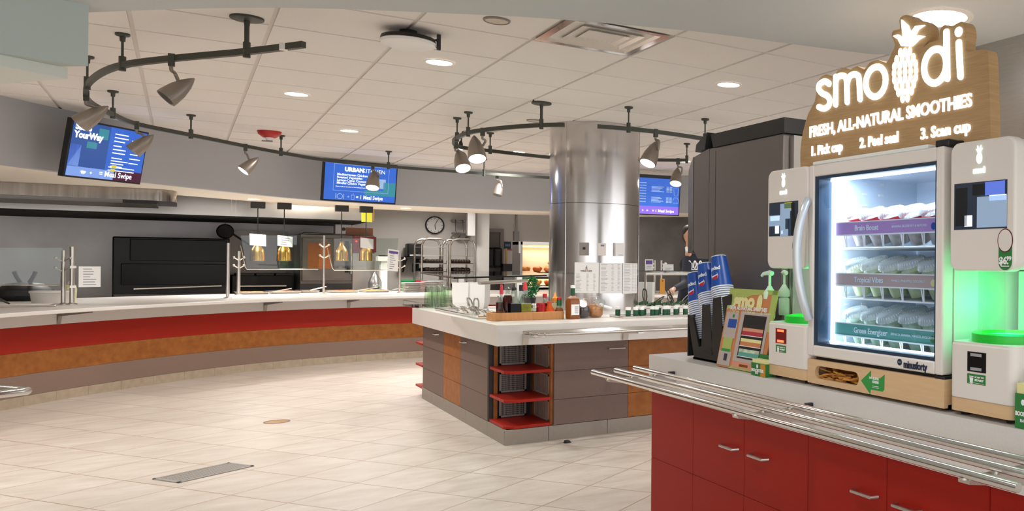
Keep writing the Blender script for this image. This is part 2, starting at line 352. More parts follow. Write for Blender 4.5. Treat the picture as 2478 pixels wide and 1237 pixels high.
# ================================================================== SERVING COUNTER
BASE = crom([(-2.3, 8.4), (-1.85, 9.65), (-1.30, 10.74), (-.74, 11.52), (-.05, 12.27), (.743, 12.88), (1.61, 13.24), (2.5, 13.40), (3.4, 13.45), (4.3, 13.3), (5.1, 12.95), (5.8, 12.4), (6.4, 11.6)], 8)
sc = thing('serving_counter', 'long curved serving counter striped red, copper and taupe, by the kitchen', 'counter', (0, 12, 0))
def band(name, m, d0, d1, z0, z1):
    return strip(offset(BASE, d0), offset(BASE, d1), z0, z1).build(name, m, sc, True, smooth=.5)
lab(band('red_panel', 'red', 0, .05, .512, .752), 'red laminate band under the worktop')
lab(band('copper_panel', 'copper', 0, .05, .300, .510), 'mottled copper band in the middle')
lab(band('taupe_panel', 'taupe', 0, .05, .100, .298), 'taupe band above the tiles')
fr_, bk_ = offset(BASE, .004), offset(BASE, .06); mb = MB()
for k in range(0, len(BASE)-1, 3):
    j = min(k+3, len(BASE)-1); f2 = fr_[k:j+1]; b2 = bk_[k:j+1]
    f2 = [f2[0]+(f2[1]-f2[0])*.02]+f2[1:]
    strip(f2, b2, 0, .098, mb)
lab(mb.build('tiled_plinth', 'plinth_beige', sc, True, smooth=.5), 'beige tile plinth along the floor')
def near_base(px):
    best = min(range(len(BASE)), key=lambda k: abs((lambda p: CX+F*(p.x*_c-p.y*_s)/(p.x*_s+p.y*_c))(BASE[k])-px)); return best
for px in (145, 635, 852):
    k = near_base(px); p = BASE[k]; t = (BASE[k+1]-BASE[k-1]).normalized(); nn = Vector((t.y, -t.x))
    m = Matrix.Identity(4); m[0][0], m[1][0] = t.x, t.y; m[0][1], m[1][1] = nn.x, nn.y; m[0][3], m[1][3] = p.x, p.y
    MB().prism([(0, .75), (.014, .75), (.03, .83), (.33, .868), (.33, .878), (0, .878)], -.02, .02, 'x').xf(m).build('bracket', 'bracket_grey', sc, True)
top = thing('serving_worktop', 'white curved worktop and tray ledge on the striped serving counter', 'worktop', (0, 12, .9))
strip(offset(BASE, -.36), offset(BASE, 1.75), .88, .918).build('slab', 'solid', top, True, smooth=.5, bevel=.006)
strip(offset(BASE, -.012), offset(BASE, .05), .753, .88).build('apron', 'solid', top, True, smooth=.5)
struct(strip(offset(BASE, 1.70), offset(BASE, 1.75), 0, .88).build('counter_back', 'dark_steel', smooth=.5))
WT = .918
# ------------------------------------------------------------------ food pans in the hot wells
def pan(px, py, w, d, label, food, fm):
    p = Zp(px, py, WT); t = thing('steam_pan', label, 'food pan', (p.x, p.y+d/2, WT), .06, 'steam pans on the hot line')
    mb = MB(); r0 = rrect(-w/2, w/2, -d/2, d/2, .03, 3); r1 = rrect(-w/2+.025, w/2-.025, -d/2+.025, d/2-.025, .03, 3)
    mb.ring([[(x, y, 0) for x, y in r1], [(x, y, .028) for x, y in r0], [(x, y, .034) for x, y in r0], [(x, y, .03) for x, y in r1], [(x, y, .012) for x, y in r1]])
    mb.build('pan', 'brushed', t)
    mb = MB()
    for k in range(food):
        mb.sphere((R.uniform(-w/2+.05, w/2-.05), R.uniform(-d/2+.05, d/2-.05), .022), R.uniform(.018, .032), 7, 5, (1.2, 1, .5))
    tag(mb.build('food', fm, t), None, None, kind='stuff')
    return t
pan(612, 713, .38, .5, 'steam pan nearest the left end of the hot line', 22, 'food_bread')
pan(690, 711, .38, .5, 'steam pan left of the middle guard post', 22, 'food_orange')
pan(748, 709, .26, .5, 'small steam pan just left of the middle guard post', 14, 'food_dark')
pan(832, 709, .40, .5, 'steam pan just right of the middle guard post', 22, 'food_orange')
pan(912, 708, .36, .5, 'steam pan at the right end of the hot line', 22, 'food_bread')
def tongs(name, label, p, rz, L=.24, tilt=.25, group=None, m='chrome'):
    t = thing(name, label, 'tongs', p, rz, group)
    for sg in (-1, 1):
        MB().tube([(0, 0, 0), (L*.5, sg*.022, L*.5*tilt), (L*.85, sg*.02, L*.85*tilt), (L, sg*.008, L*tilt)], [.008, .007, .006, .009], 6).build('arm', m, t)
    return t
for px, py, lb in ((655, 707, 'steel tongs resting across the pans under the second heat lamp'), (752, 703, 'steel tongs against the middle guard post'), (868, 703, 'steel tongs leaning in the pan under the fourth heat lamp'), (945, 703, 'steel tongs at the far right of the hot line')):
    p = Zp(px, py, WT+.045); tongs('serving_tongs', lb, (p.x, p.y+.1, WT+.045), R.uniform(-.6, .6), .26, .18, 'tongs on the hot line')
# ------------------------------------------------------------------ heat lamps
for k, (px, lb) in enumerate(((623, 'leftmost brass heat lamp above the hot line'), (687, 'second brass heat lamp from the left'), (826, 'third brass heat lamp, just right of the middle guard post'), (885, 'rightmost brass heat lamp above the hot line'))):
    p = Yp(px, 632, 14.4); z0 = p.z
    t = thing('heat_lamp', lb, 'heat lamp', (p.x, 14.4, z0), 0, 'brass heat lamps')
    lab(MB().lathe([(.085, 0), (.092, .0), (.094, .01), (.092, .015), (.088, .12), (.074, .17), (.045, .215), (.034, .235), (.034, .285), (.02, .29)], n=28, caps=False).build('shade', 'brass', t), 'brass bell shade')
    MB().lathe([(.001, .02), (.05, .02), (.05, .035), (.001, .035)], n=20).build('bulb', 'warm_lamp', t)
    zt = ZU-z0
    MB().cyl((0, 0, .285), (0, 0, zt-.09), .006, n=8).build('rod', 'black', t)
    MB().box(-.085, .085, -.05, .05, zt-.09, zt).build('canopy', 'black', t, bevel=.004)
    l = bpy.data.lights.new('heat_bulb', 'SPOT'); l.energy = 22; l.color = (1, .78, .5); l.spot_size = 2.0; l.spot_blend = .6; l.shadow_soft_size = .05
    lo = bpy.data.objects.new('heat_bulb', l); col.objects.link(lo); lo.parent = t; lo.location = (0, 0, .015)
# ------------------------------------------------------------------ sneeze guards over the hot line
def guard_post(px, base_py, top_py, lb, Y=None, knobs=True, r=.016):
    p = Zp(px, base_py, WT); q = Yp(px, top_py, p.y)
    t = thing('guard_post', lb, 'guard post', (p.x, p.y, WT), 0, 'sneeze guard posts')
    h = q.z-WT
    MB().cyl((0, 0, 0), (0, 0, h), r, n=14).build('post', 'brushed', t)
    MB().lathe([(.045, 0), (.045, .008), (r, .02)], n=16).build('foot', 'brushed', t)
    if knobs:
        for s_ in (-1, 1):
            for zz in (.62, .8):
                MB().cyl((s_*.012, -.02, h*zz), (s_*.052, -.05, h*zz+.03), .008, n=8).sphere((s_*.056, -.053, h*zz+.034), .016, 10, 6).build('clamp_knob', 'brushed', t)
    return t, p, q
guard_post(551, 722, 588, 'lone white guard post left of the hot line, nearest the customers', knobs=False, r=.02)
guard_post(577, 714, 608, 'sneeze guard post at the left end of the hot line', r=.022)
guard_post(783, 712, 570, 'sneeze guard post in the middle of the hot line')
guard_post(967, 709, 612, 'sneeze guard post at the right end of the hot line')
guard_post(153, 737, 606, 'shorter jointed guard post of the left pair, beside the white tub', r=.02)
guard_post(174, 737, 597, 'taller guard post of the left pair, beside the menu sign', knobs=False, r=.022)
def guard_glass(x0, x1, yt, yb, Y, lb):
    a, b, c, d = Yp(x0, yt, Y), Yp(x1, yt, Y), Yp(x1-8, yb, Y), Yp(x0+16, yb, Y)
    t = thing('sneeze_guard_glass', lb, 'glass guard', (b.x/2+a.x/2, Y, c.z), 0, 'sneeze guard panes')
    mb = MB(); poly = [(a.x, a.z), (b.x, b.z), (c.x, c.z), (d.x, d.z)]
    mb.prism(poly, Y-.004, Y+.004, 'y').build('pane', 'guard', t, True, smooth=0)
    MB().tube([(a.x, Y, a.z-.3*(a.z-d.z)), (d.x-.02, Y, d.z+.03), (d.x, Y, d.z), (c.x, Y, c.z)], .007, 8).build('edge_rail', 'chrome', t, True)
    return t
guard_glass(582, 778, 570, 652, 13.93, 'sneeze guard glass left of the middle post')
guard_glass(792, 964, 577, 654, 13.98, 'sneeze guard glass right of the middle post')
guard_glass(-60, 152, 600, 690, 11.75, 'sneeze guard glass at the left edge of the frame')
def card(name, cx, cy, w, h, Y, lb, group=None, m='paper', tilt=.2, lines=0, cat='sign card', roll=0):
    p = Yp(cx, cy, Y); s_ = (p.x*_s+p.y*_c)/2047*1.04
    t = thing(name, lb, cat, p, 0, group)
    W_, H_ = w*s_, h*s_
    b = MB().box(-W_/2, W_/2, -.003, .003, -H_/2, H_/2).build('card', m, t, smooth=0); t.rotation_euler = (-tilt, roll, .35)
    if lines:
        mb = MB()
        for k in range(lines):
            zz = H_/2*(1-2*(k+1)/(lines+1)); mb.box(-W_*.3, W_*R.uniform(.0, .3), -.0045, -.003, zz-H_*.018, zz+H_*.018)
        mb.build('print', 'ink', t, smooth=0)
    return t
card('name_card', 624, 581, 34, 27, 13.915, 'white card over the leftmost heat lamp', 'cards on the guard glass', roll=.06)
card('name_card', 690, 584, 32, 25, 13.915, 'white card over the second heat lamp', 'cards on the guard glass', roll=.1, lines=4)
card('name_card', 888, 589, 30, 24, 13.965, 'white card over the rightmost heat lamp', 'cards on the guard glass', roll=.1)
t = card('menu_sheet', 951, 630, 26, 50, 13.9, 'white sheet with a purple heading, leaning in the guard glass', None, 'paper', .1, 9, 'menu', .12)
MB().box(-.07, .07, -.0052, -.003, .1, .135).build('heading', 'purple', t, smooth=0)
t = card('menu_sign', 217, 670, 40, 48, 11.6, 'white sign clipped beside the left guard posts', None, 'paper', .0, 7, 'sign')
for zz in (.1, -.1): MB().box(-.16, -.11, -.01, .006, zz-.012, zz+.012).build('clip', 'white_plastic', t)
# crockery and tools at the left end of the counter
p = Zp(115, 737, WT); t = thing('white_tub', 'shallow round white tub behind the left guard posts', 'tub', (p.x, p.y+.25, WT))
MB().lathe([(.15, 0), (.165, .13), (.17, .135), (.16, .135), (.15, .02), (.001, .02)], n=28).build('tub', 'plate', t)
MB().lathe([(.166, .112), (.172, .115), (.172, .135), (.16, .137)], n=28, caps=False).build('rim', 'white_plastic', t)
t = thing('sauce_bottle', 'cream squeeze bottle behind the round white tub', 'bottle', (p.x+.12, p.y+.75, WT))
MB().lathe([(.05, 0), (.055, .14), (.045, .18), (.015, .2)], n=16).build('bottle', 'fruit_pale', t); MB().lathe([(.03, .2), (.012, .235), (.006, .27)], n=12).build('nozzle', 'white_plastic', t)
p = Zp(30, 745, WT)
t = thing('steel_pan', 'shallow steel pan at the left edge of the counter', 'pan', (p.x-.1, p.y+.3, WT))
MB().box(-.4, .4, -.2, .2, 0, .02).build('pan', 'brushed', t, bevel=.01); MB().box(-.36, .36, -.17, .17, .02, .022).build('liner', 'white_plastic', t)
tongs('serving_tongs', 'black tongs leaning on the pan at the left edge', (p.x-.05, p.y+.25, WT+.03), 2.6, .3, .5, 'tongs on the hot line', 'charcoal')
for k, (px, lb) in enumerate(((60, 'large dark plant pot shape behind the left guard glass'),)):
    q = Yp(px, 720, 13.2); t = thing('covered_kettle', 'dark round kettle with two upright handles behind the left guard', 'kettle', (q.x, 13.2, WT))
    MB().lathe([(.18, 0), (.25, .06), (.25, .12), (.16, .19), (.03, .21)], n=24).build('kettle', 'charcoal', t)
    for s_ in (-1, 1): MB().tube([(s_*.03, 0, .19), (s_*.07, 0, .27), (s_*.09, 0, .33)], .02, 8).build('handle', 'charcoal', t)
# plate stacks at the right of the hot line
def plates(px, py, n, r, name, lb):
    p = Zp(px, py, WT); base = None
    for k in range(n):
        o = thing('dinner_plate', lb, 'plate', (p.x, p.y+r, WT+k*.017), 0, name) if base is None else None
        if base is None:
            MB().lathe([(r*.6, 0), (r*.62, .004), (r, .014), (r, .0165), (r*.6, .008), (.001, .008)], n=32).build('plate', 'plate', o); base = o
        else: copy_tree(base, None, (p.x+R.uniform(-.003, .003), p.y+r, WT+k*.017))
plates(1004, 708, 9, .17, 'left stack of white plates', 'white plate in the left stack beside the right guard post')
plates(1052, 707, 10, .17, 'right stack of white plates', 'white plate in the right stack behind the green tumblers')
# ================================================================== KITCHEN BEHIND
YB = 15.6
a, b = Yp(-30, 503, YB), Yp(902, 535, YB)
t = thing('exhaust_hood', 'long stainless exhaust hood over the cooking line', 'exhaust hood', (0, YB, b.z))
zb = b.z; x1 = b.x
mb = MB().prism([(YB, zb), (YB, ZC-.02), (18.1, ZC-.02), (18.1, zb+.02), (YB+.1, zb+.02), (YB+.1, zb)], -6, x1, 'x'); mb.build('canopy', 'steel', t, True, smooth=0)
for px in (560, 571): q = Yp(px, 510, YB); MB().box(q.x-.006, q.x+.006, YB-.006, YB, zb+.01, ZC-.03).build('seam', 'brushed', t, True)
MB().box(-6, x1-.05, YB+.12, 18.0, zb-.015, zb+.019).build('filter_bank', 'dark', t, True)
MB().box(x1, x1+.02, YB-.02, 18.1, zb, ZC-.03).build('end_trim', 'cap_bronze', t, True)
q = Yp(888, 524, YB-.02); tag(MB().box(q.x-.075, q.x+.075, YB-.02, YB-.002, q.z-.09, q.z+.09).build('hood_notice', 'yellow_tag', None), 'yellow notice on the right end of the exhaust hood', 'notice')
# curved stainless canopy at the left
a, b = Yp(-40, 440, 12.72), Yp(428, 462, 12.72)
zc0 = Yp(430, 488, 12.72).z; t = thing('canopy_hood', 'rounded polished steel canopy at the left, under the cream soffit', 'exhaust hood', (-1.5, 12.72, zc0))
cx_ = b.x
poly = [(-5, 12.72), (cx_-.25, 12.72)]+[(cx_-.25+.25*math.sin(k*PI/16), 12.97-.25*math.cos(k*PI/16)) for k in range(1, 9)]+[(cx_, 14.0), (-5, 14.0)]
MB().prism(poly, zc0, ZU, 'z').build('skirt', 'polished', t, True, smooth=.5)
q = Yp(380, 495, 12.9); MB().box(-5, q.x, 12.85, 13.9, q.z, zc0).build('underside', 'dark_steel', t, True)
q0 = Yp(297, 480, 12.85)
MB().box(q0.x, q.x, 12.83, 12.85, q.z, zc0).build('vent_box', 'black', t, True)
# black oven
Y0 = 16.4
a, b = Yp(272, 572, Y0), Yp(556, 572, Y0)
t = thing('deck_oven', 'big black deck oven with glossy front on the dark back wall', 'oven', ((a.x+b.x)/2, Y0, 0))
zt = a.z-.0
MB().box(a.x, b.x, Y0, Y0+1.2, .02, zt).build('body', 'black', t, True, bevel=.02)
MB().box(a.x+.2, b.x-.04, Y0-.03, Y0, zt-.36, zt-.03).build('upper_door', 'black_gloss', t, True, bevel=.01)
MB().box(a.x+.1, b.x-.04, Y0-.03, Y0, zt-.72, zt-.4).build('lower_door', 'black_gloss', t, True, bevel=.01)
MB().tube([(a.x+.25, Y0-.07, zt-.78), (b.x-.1, Y0-.07, zt-.74)], .012, 8).build('door_handle', 'brushed', t, True)
MB().box(a.x+.02, b.x-.02, Y0-.02, Y0, .1, zt-.86).build('stand_panel', 'dark_steel', t, True)
# combi oven right of it
Y0 = 15.9
a, b = Yp(727, 566, Y0), Yp(906, 712, Y0); zt = a.z; zl = b.z
t = thing('combi_oven', 'tall stainless oven with a dark glass door under the hood', 'oven', ((a.x+b.x)/2, Y0, 0))
xm = Yp(852, 600, Y0).x
MB().box(a.x, b.x, Y0+.02, Y0+1.0, .12, zt).build('body', 'dark_steel', t, True, bevel=.01)
MB().box(a.x+.02, xm, Y0-.02, Y0+.02, zl+.22, zt-.06).build('door', 'dark_steel', t, True, bevel=.01)
MB().box(a.x+.10, a.x+.42, Y0-.026, Y0-.02, zl+.42, zt-.14).build('door_window', 'amber', t, True)
MB().box(a.x+.62, xm-.05, Y0-.026, Y0-.02, zl+.36, zt-.1).build('inner_window', 'black_gloss', t, True)
MB().box(a.x+.0, xm, Y0-.01, Y0+.02, zl+.02, zl+.18).build('drip_tray', 'dark', t, True)
MB().box(xm+.01, b.x, Y0, Y0+.02, zl+.04, zt-.3).build('control_panel', 'wall_steel', t, True)
MB().box(xm+.01, b.x+.02, Y0-.01, Y0+.02, zt-.28, zt-.02).build('display', 'scan_dark_red', t, True)
MB().cyl((xm+.06, Y0-.02, zt-.1), (xm+.06, Y0-.005, zt-.1), .012, n=8).build('indicator', 'red_led', t, True)
MB().tube([(xm-.02, Y0-.07, zt-.14), (xm-.02, Y0-.07, zl+.34)], .014, 8).build('door_handle', 'chrome', t, True)
for q in ((a.x+.06, Y0+.1), (b.x-.06, Y0+.1), (a.x+.06, Y0+.9), (b.x-.06, Y0+.9)): MB().box(q[0]-.03, q[0]+.03, q[1]-.03, q[1]+.03, 0, .12).build('leg', 'brushed', t, True)
t = thing('sheet_pan', 'steel sheet pan lying on top of the tall oven', 'sheet pan', (a.x+.5, Y0+.5, zt)); MB().box(-.45, .45, -.3, .3, 0, .03).build('pan', 'dark_steel', t, bevel=.01)
t = thing('receipt_box', 'small brown box with a white dial plate on the tall oven', 'box', (xm-.1, Y0+.3, zt+.001)); MB().box(-.12, .12, -.1, .1, 0, .18).build('box', 'wall_steel', t, bevel=.006); MB().cyl((0, -.115, .1), (0, -.1, .1), .03, n=12).build('dial', 'black', t)
t = thing('wooden_crate', 'small brown crate on the right end of the tall oven', 'crate', (b.x-.2, Y0+.3, zt)); MB().box(-.2, .2, -.12, .12, 0, .13).build('crate', 'amber', t, bevel=.004)
# dark range between the two ovens
xo_ = a.x; a, b = Yp(562, 600, 16.6), Yp(722, 600, 16.6); b.x = xo_-.03
t = thing('cooking_range', 'dark cooking range behind the brass heat lamps', 'range', ((a.x+b.x)/2, 16.6, 0))
MB().box(a.x, b.x, 16.6, 17.7, 0, 1.15).build('body', 'dark', t, True, bevel=.01); MB().box(a.x, b.x, 17.55, 17.7, 1.15, 1.9).build('back_riser', 'dark_steel', t, True)
MB().box(a.x+.05, b.x-.05, 16.58, 16.6, .3, .95).build('oven_door', 'black_gloss', t, True)
MB().tube([(a.x+.1, 16.54, .98), (b.x-.1, 16.54, .98)], .012, 8).build('door_handle', 'brushed', t, True)
for k in range(3): MB().box(a.x+.06+k*.27, a.x+.30+k*.27, 16.7, 17.4, 1.15, 1.18).build('grate', 'black', t, True)
q = Yp(545, 560, 16.9); t = thing('hanging_pan', 'dark frying pan hanging on the back wall left of the heat lamps', 'pan', (q.x, 16.9, q.z)); MB().cyl((0, .03, 0), (0, 0, 0), .12, .1, 24).build('pan', 'dark', t); MB().tube([(.09, .02, -.03), (.36, .0, -.24)], .015, 8).build('handle', 'dark', t)
MB().tube([(0, .03, .11), (0, .03, .55)], .006, 6).build('hook', 'dark_steel', t)
# slicer, bag and prep bits
q = Yp(925, 700, 15.6)
t = thing('prep_table', 'green topped prep table behind the plates', 'table', (3.1, 15.6, 0)); MB().box(2.25, 4.0, 15.3, 15.86, .86, .9).build('top', 'brushed', t, True)
for x in (2.3, 3.95):
    for y in (15.35, 15.8): MB().box(x-.02, x+.02, y-.02, y+.02, 0, .86).build('leg', 'brushed', t, True)
a = Yp(926, 690, 15.7)
t = thing('food_scale', 'tall white scale with a black platter behind the guard glass', 'scale', (a.x, 15.62, .9)); MB().box(-.05, .05, -.05, .1, 0, .55).build('column', 'white_plastic', t, bevel=.008); MB().box(-.1, .1, -.1, .12, .5, .58).build('head', 'white_plastic', t, bevel=.008); MB().lathe([(.001, .58), (.075, .58), (.08, .6), (.001, .6)], n=20).build('platter', 'black', t)
a = Yp(922, 690, 14.9)
t = thing('plastic_bag', 'knotted clear plastic bag beside the white scale', 'bag', (a.x, 15.42, .9)); MB().lathe([(.06, 0), (.1, .06), (.1, .16), (.05, .28), (.02, .32), (.04, .36)], n=14, caps=False).build('bag', 'bag', t); 
MB().sphere((0, 0, .07), .07, 10, 6).build('contents', 'wall_steel', t)
a = Yp(981, 697, 15.8); t = thing('green_tub', 'green plastic tub on the prep table', 'tub', (a.x, 15.6, .9)); MB().lathe([(.1, 0), (.125, .19), (.115, .19), (.09, .02), (.001, .02)], n=20).build('tub', 'bin_green', t); MB().lathe([(.124, .17), (.132, .172), (.132, .19), (.124, .192)], n=20, caps=False).build('rim', 'bin_green', t)
a = Yp(1001, 697, 15.8); t = thing('red_tub', 'red plastic tub right of the green one', 'tub', (a.x+.05, 15.6, .9)); MB().lathe([(.09, 0), (.11, .18), (.1, .18), (.08, .02), (.001, .02)], n=20).build('tub', 'bin_red', t); MB().lathe([(.109, .16), (.117, .162), (.117, .18), (.109, .182)], n=20, caps=False).build('rim', 'bin_red', t)
# wall shelf with black printer
a, b = Yp(975, 622, 17.9), Yp(1024, 622, 17.9)
t = thing('wall_shelf', 'dark wall shelf under the black printer', 'shelf', (a.x, 18.0, a.z)); MB().box(a.x, b.x, 17.8, 18.2, a.z-.03, a.z).build('board', 'dark', t, True)
for x in (a.x+.06, b.x-.06): MB().prism([(18.2, a.z-.03), (17.85, a.z-.03), (18.2, a.z-.3)], x-.01, x+.01, 'x').build('bracket', 'dark', t, True)
q = Yp(1003, 622, 17.95); h_ = Yp(1003, 590, 17.95).z-a.z
t = thing('label_printer', 'black printer on the dark wall shelf', 'printer', (q.x, 17.98, a.z)); MB().box(-.14, .14, -.12, .12, 0, h_).build('body', 'black', t, bevel=.02); MB().box(-.1, .1, -.125, -.119, .02, .05).build('paper_slot', 'white_plastic', t)
q = Yp(1006, 648, 18.18); tag(MB().box(q.x-.06, q.x+.06, 18.17, 18.2, q.z-.085, q.z+.085).build('blue_plaque', 'blue_sign'), 'small blue plaque on the wall below the printer shelf', 'sign')
# wall clock
q = Yp(1052, 545, 18.17); r_ = .175
t = thing('wall_clock', 'round white wall clock with a black rim', 'clock', (q.x, 18.19, q.z))
rx = Matrix.Rotation(PI/2, 4, 'X')
MB().lathe([(r_, 0), (r_, .045), (r_-.018, .055), (r_-.022, .03)], n=36, caps=False, mtx=rx).build('rim', 'black', t); MB().lathe([(.001, .0), (r_-.015, .0), (r_-.015, .03), (.001, .03)], n=36, mtx=rx).build('face', 'white_plastic', t)
for an, ln, w in ((.45, .12, .005), (3.0, .09, .006)): MB().prism([(-w, 0), (w, 0), (w, ln), (-w, ln)], -.036, -.032, 'y').xf(Matrix.Rotation(an, 4, 'Y')).build('hand', 'ink_dark', t)
mb = MB()
for k in range(12): mb.prism([(-.004, r_-.05), (.004, r_-.05), (.004, r_-.028), (-.004, r_-.028)], -.035, -.031, 'y') if 0 else mb.add([tuple(Matrix.Rotation(k*PI/6, 4, 'Y') @ Vector(v)) for v in ((-.004, -.033, r_-.05), (.004, -.033, r_-.05), (.004, -.033, r_-.028), (-.004, -.033, r_-.028))], [(0, 1, 2, 3)])
mb.build('hour_marks', 'ink_dark', t, smooth=0)
# wall box and white light fixture on the wall
a, b = Yp(1101, 533, 17.9), Yp(1136, 575, 17.9)
t = thing('wall_rack', 'grey wire wall rack right of the clock', 'rack', ((a.x+b.x)/2, 18.0, b.z))
for x in (a.x, (a.x+b.x)/2, b.x): MB().tube([(x, 18.19, a.z), (x, 17.85, a.z), (x, 17.85, b.z+.1), (x, 18.19, b.z)], .014, 8).build('bracket', 'wall_steel', t, True)
MB().box(a.x, b.x, 17.86, 18.19, b.z+.08, b.z+.1).build('shelf', 'wall_steel', t, True); MB().box(a.x, b.x, 17.86, 18.19, a.z-.03, a.z-.01).build('top_shelf', 'wall_steel', t, True)
a, b = Yp(1131, 505, 17.3), Yp(1150, 571, 17.3)
t = thing('wall_panel', 'hanging white enamel panel right of the wall rack', 'panel', ((a.x+b.x)/2, 17.3, b.z)); MB().box(a.x, b.x, 17.3, 17.33, b.z, 2.6).build('sheet', 'white_plastic', t, True, bevel=.004); MB().box(a.x-.02, a.x, 17.29, 17.34, b.z, 2.6).build('edge', 'wall_steel', t, True)
# kitchen door
a, b = Yp(1166, 553, 18.15), Yp(1217, 553, 18.15)
t = thing('door_1', None, None, ((a.x+b.x)/2, 18.15, 0)); struct(t)
struct(MB().prism([(a.x, 0), (a.x, a.z), (b.x, a.z), (b.x, 0), (b.x-.07, 0), (b.x-.07, a.z-.07), (a.x+.07, a.z-.07), (a.x+.07, 0)], 18.08, 18.2, 'y').build('door_frame', 'frame_grey', t, True, smooth=0))
struct(MB().box(a.x+.07, b.x-.07, 18.12, 18.18, 0, a.z-.07).build('door_leaf', 'door_grey', t, True))
for k, (px, w, lb) in enumerate(((1181, .13, 'wide black towel dispenser at the left of the grey door'), (1204, .09, 'narrow black towel dispenser at the right of the grey door'))):
    q = Yp(px, 648, 17.9); zt = Yp(px, 599, 17.9).z
    t = thing('towel_dispenser', lb, 'dispenser', (q.x, 18.0, q.z), 0, 'black towel dispensers'); h_ = zt-q.z
    MB().box(-w, w, -.13, .1, 0, h_).build('cover', 'black_gloss', t, bevel=.045, seg=4); MB().box(-w*.5, w*.5, -.135, -.12, .005, .02).build('slot', 'dark', t); MB().box(-w*.7, w*.7, -.134, -.128, h_-.06, h_-.04).build('window', 'charcoal', t)
q = Yp(1228, 594, 18.18); t = thing('wall_sign', 'dark blue square sign beside the grey door', 'sign', (q.x, 18.19, q.z)); MB().box(-.068, .068, -.02, 0, -.075, .075).build('plate', 'blue_sign', t); MB().box(-.05, .05, -.023, -.02, -.02, .03).build('pictogram', 'plaque', t); 
MB().box(-.03, .13, -.02, 0, -.1, -.085).build('red_strip', 'red_cap', t)
q = Yp(1230, 660, 17.8); t = thing('waste_bin', 'small black bin on a stand right of the grey door', 'bin', (q.x, 17.9, 0)); h_ = q.z
MB().box(-.1, .1, -.1, .1, h_, h_+.18).build('bin', 'black', t, bevel=.01); MB().box(-.08, .08, -.08, .08, 0, h_).build('stand', 'wall_steel', t); MB().box(-.02, .02, .05, .08, h_+.18, h_+.5).build('post', 'cap_bronze', t)
q = Yp(1249, 560, 18.15); tag(MB().tube([(q.x, 18.15, 2.7), (q.x, 18.15, q.z)], .02, 8).box(q.x-.05, q.x+.05, 18.1, 18.2, q.z-.2, q.z).build('wall_conduit', 'wall_steel'), 'grey conduit and switch box on the wall above the food warmer', 'conduit')
# ------------------------------------------------------------------ bakery racks
def bakery_rack(x0, x1, Y, ztop, lb, filled):
    t = thing('bakery_rack', lb, 'rack', ((x0+x1)/2, Y+.3, 0), 0, 'bakery racks')
    w = (x1-x0)/2; d = .3
    for sy in (-1, 1):
        MB().tube([(-w, sy*d, .1), (-w, sy*d, ztop-.12), (-w+.04, sy*d, ztop-.03), (-w+.12, sy*d, ztop), (w-.12, sy*d, ztop), (w-.04, sy*d, ztop-.03), (w, sy*d, ztop-.12), (w, sy*d, .1)], .019, 8).build('frame', 'brushed', t)
    for k in range(10):
        z = .3+k*(ztop-.45)/9.0
        MB().box(-w, -w+.04, -d, d, z-.01, z).box(w-.04, w, -d, d, z-.01, z).box(-w, w, -d-.004, -d+.012, z-.012, z).build('runner', 'brushed', t)
    for sx in (-1, 1):
        for sy in (-1, 1): MB().cyl((sx*w-.015, sy*d, .05), (sx*w+.015, sy*d, .05), .05, n=14).build('caster', 'rubber', t)
    for k in filled:
        z = .3+k*(ztop-.45)/9.0
        tr = thing('baking_tray', 'tray of dark rolls in the '+lb.split(' ')[0]+' bakery rack, shelf %s' % ['one', 'two', 'three', 'four', 'five', 'six', 'seven', 'eight', 'nine', 'ten'][k]+' from the floor', 'tray', ((x0+x1)/2, Y+.3, z), 0, 'trays in the bakery racks')
        MB().box(-w+.025, w-.025, -d+.02, d-.02, 0, .012).build('tray', 'dark_steel', tr)
        mb = MB()
        for i in range(6):
            for j in range(4): mb.sphere((-w+.1+i*(2*w-.2)/5, -d+.08+j*.15, .035), .043, 8, 5, (1, 1, .9+.3*R.random()))
        tag(mb.build('rolls', 'food_dark', tr), None, None, kind='stuff')
Yr = 16.7
a, m_, c = Yp(1021, 577, Yr), Yp(1087, 577, Yr), Yp(1150, 580, Yr)
bakery_rack(a.x, m_.x-.02, Yr, a.z, 'left steel bakery rack below the clock', (2, 4, 6, 7))
bakery_rack(m_.x+.02, c.x, Yr, a.z, 'right steel bakery rack beside the white tiled pier', (2, 4, 6, 7))
# ------------------------------------------------------------------ heated food case on the counter, left of the column
Yw = 14.35
a, b = Yp(1259, 584, Yw), Yp(1440, 700, Yw)
t = thing('food_warmer', 'lit glass food warmer left of the steel column', 'food warmer', ((a.x+b.x)/2, Yw+.3, WT))
zt = a.z; zs = [Yp(1290, y, Yw).z for y in (602, 662, 700)]
for x in (a.x, b.x-.04): MB().box(x, x+.04, Yw, Yw+.42, WT, zt).build('side', 'wall_steel', t, True)
MB().box(a.x, b.x, Yw, Yw+.42, zt-.06, zt).build('roof', 'brushed', t, True, bevel=.006)
MB().box(a.x+.04, b.x-.04, Yw+.40, Yw+.42, WT, zt-.06).build('back', 'warmer_in', t, True)
MB().box(a.x, b.x, Yw, Yw+.42, WT, WT+.06).build('base', 'brushed', t, True)
zsh = [Yp(1290, 661, Yw).z, Yp(1290, 693, Yw).z]
for z in zsh:
    MB().box(a.x+.04, b.x-.04, Yw+.03, Yw+.40, z-.012, z).build('shelf', 'brushed', t, True)
    MB().box(a.x+.04, b.x-.04, Yw+.0, Yw+.03, z-.06, z-.012).build('shelf_edge', 'white_plastic', t, True)
    MB().box(a.x+.04, b.x-.04, Yw+.01, Yw+.03, z-.1, z-.062).build('price_rail', 'black', t, True)
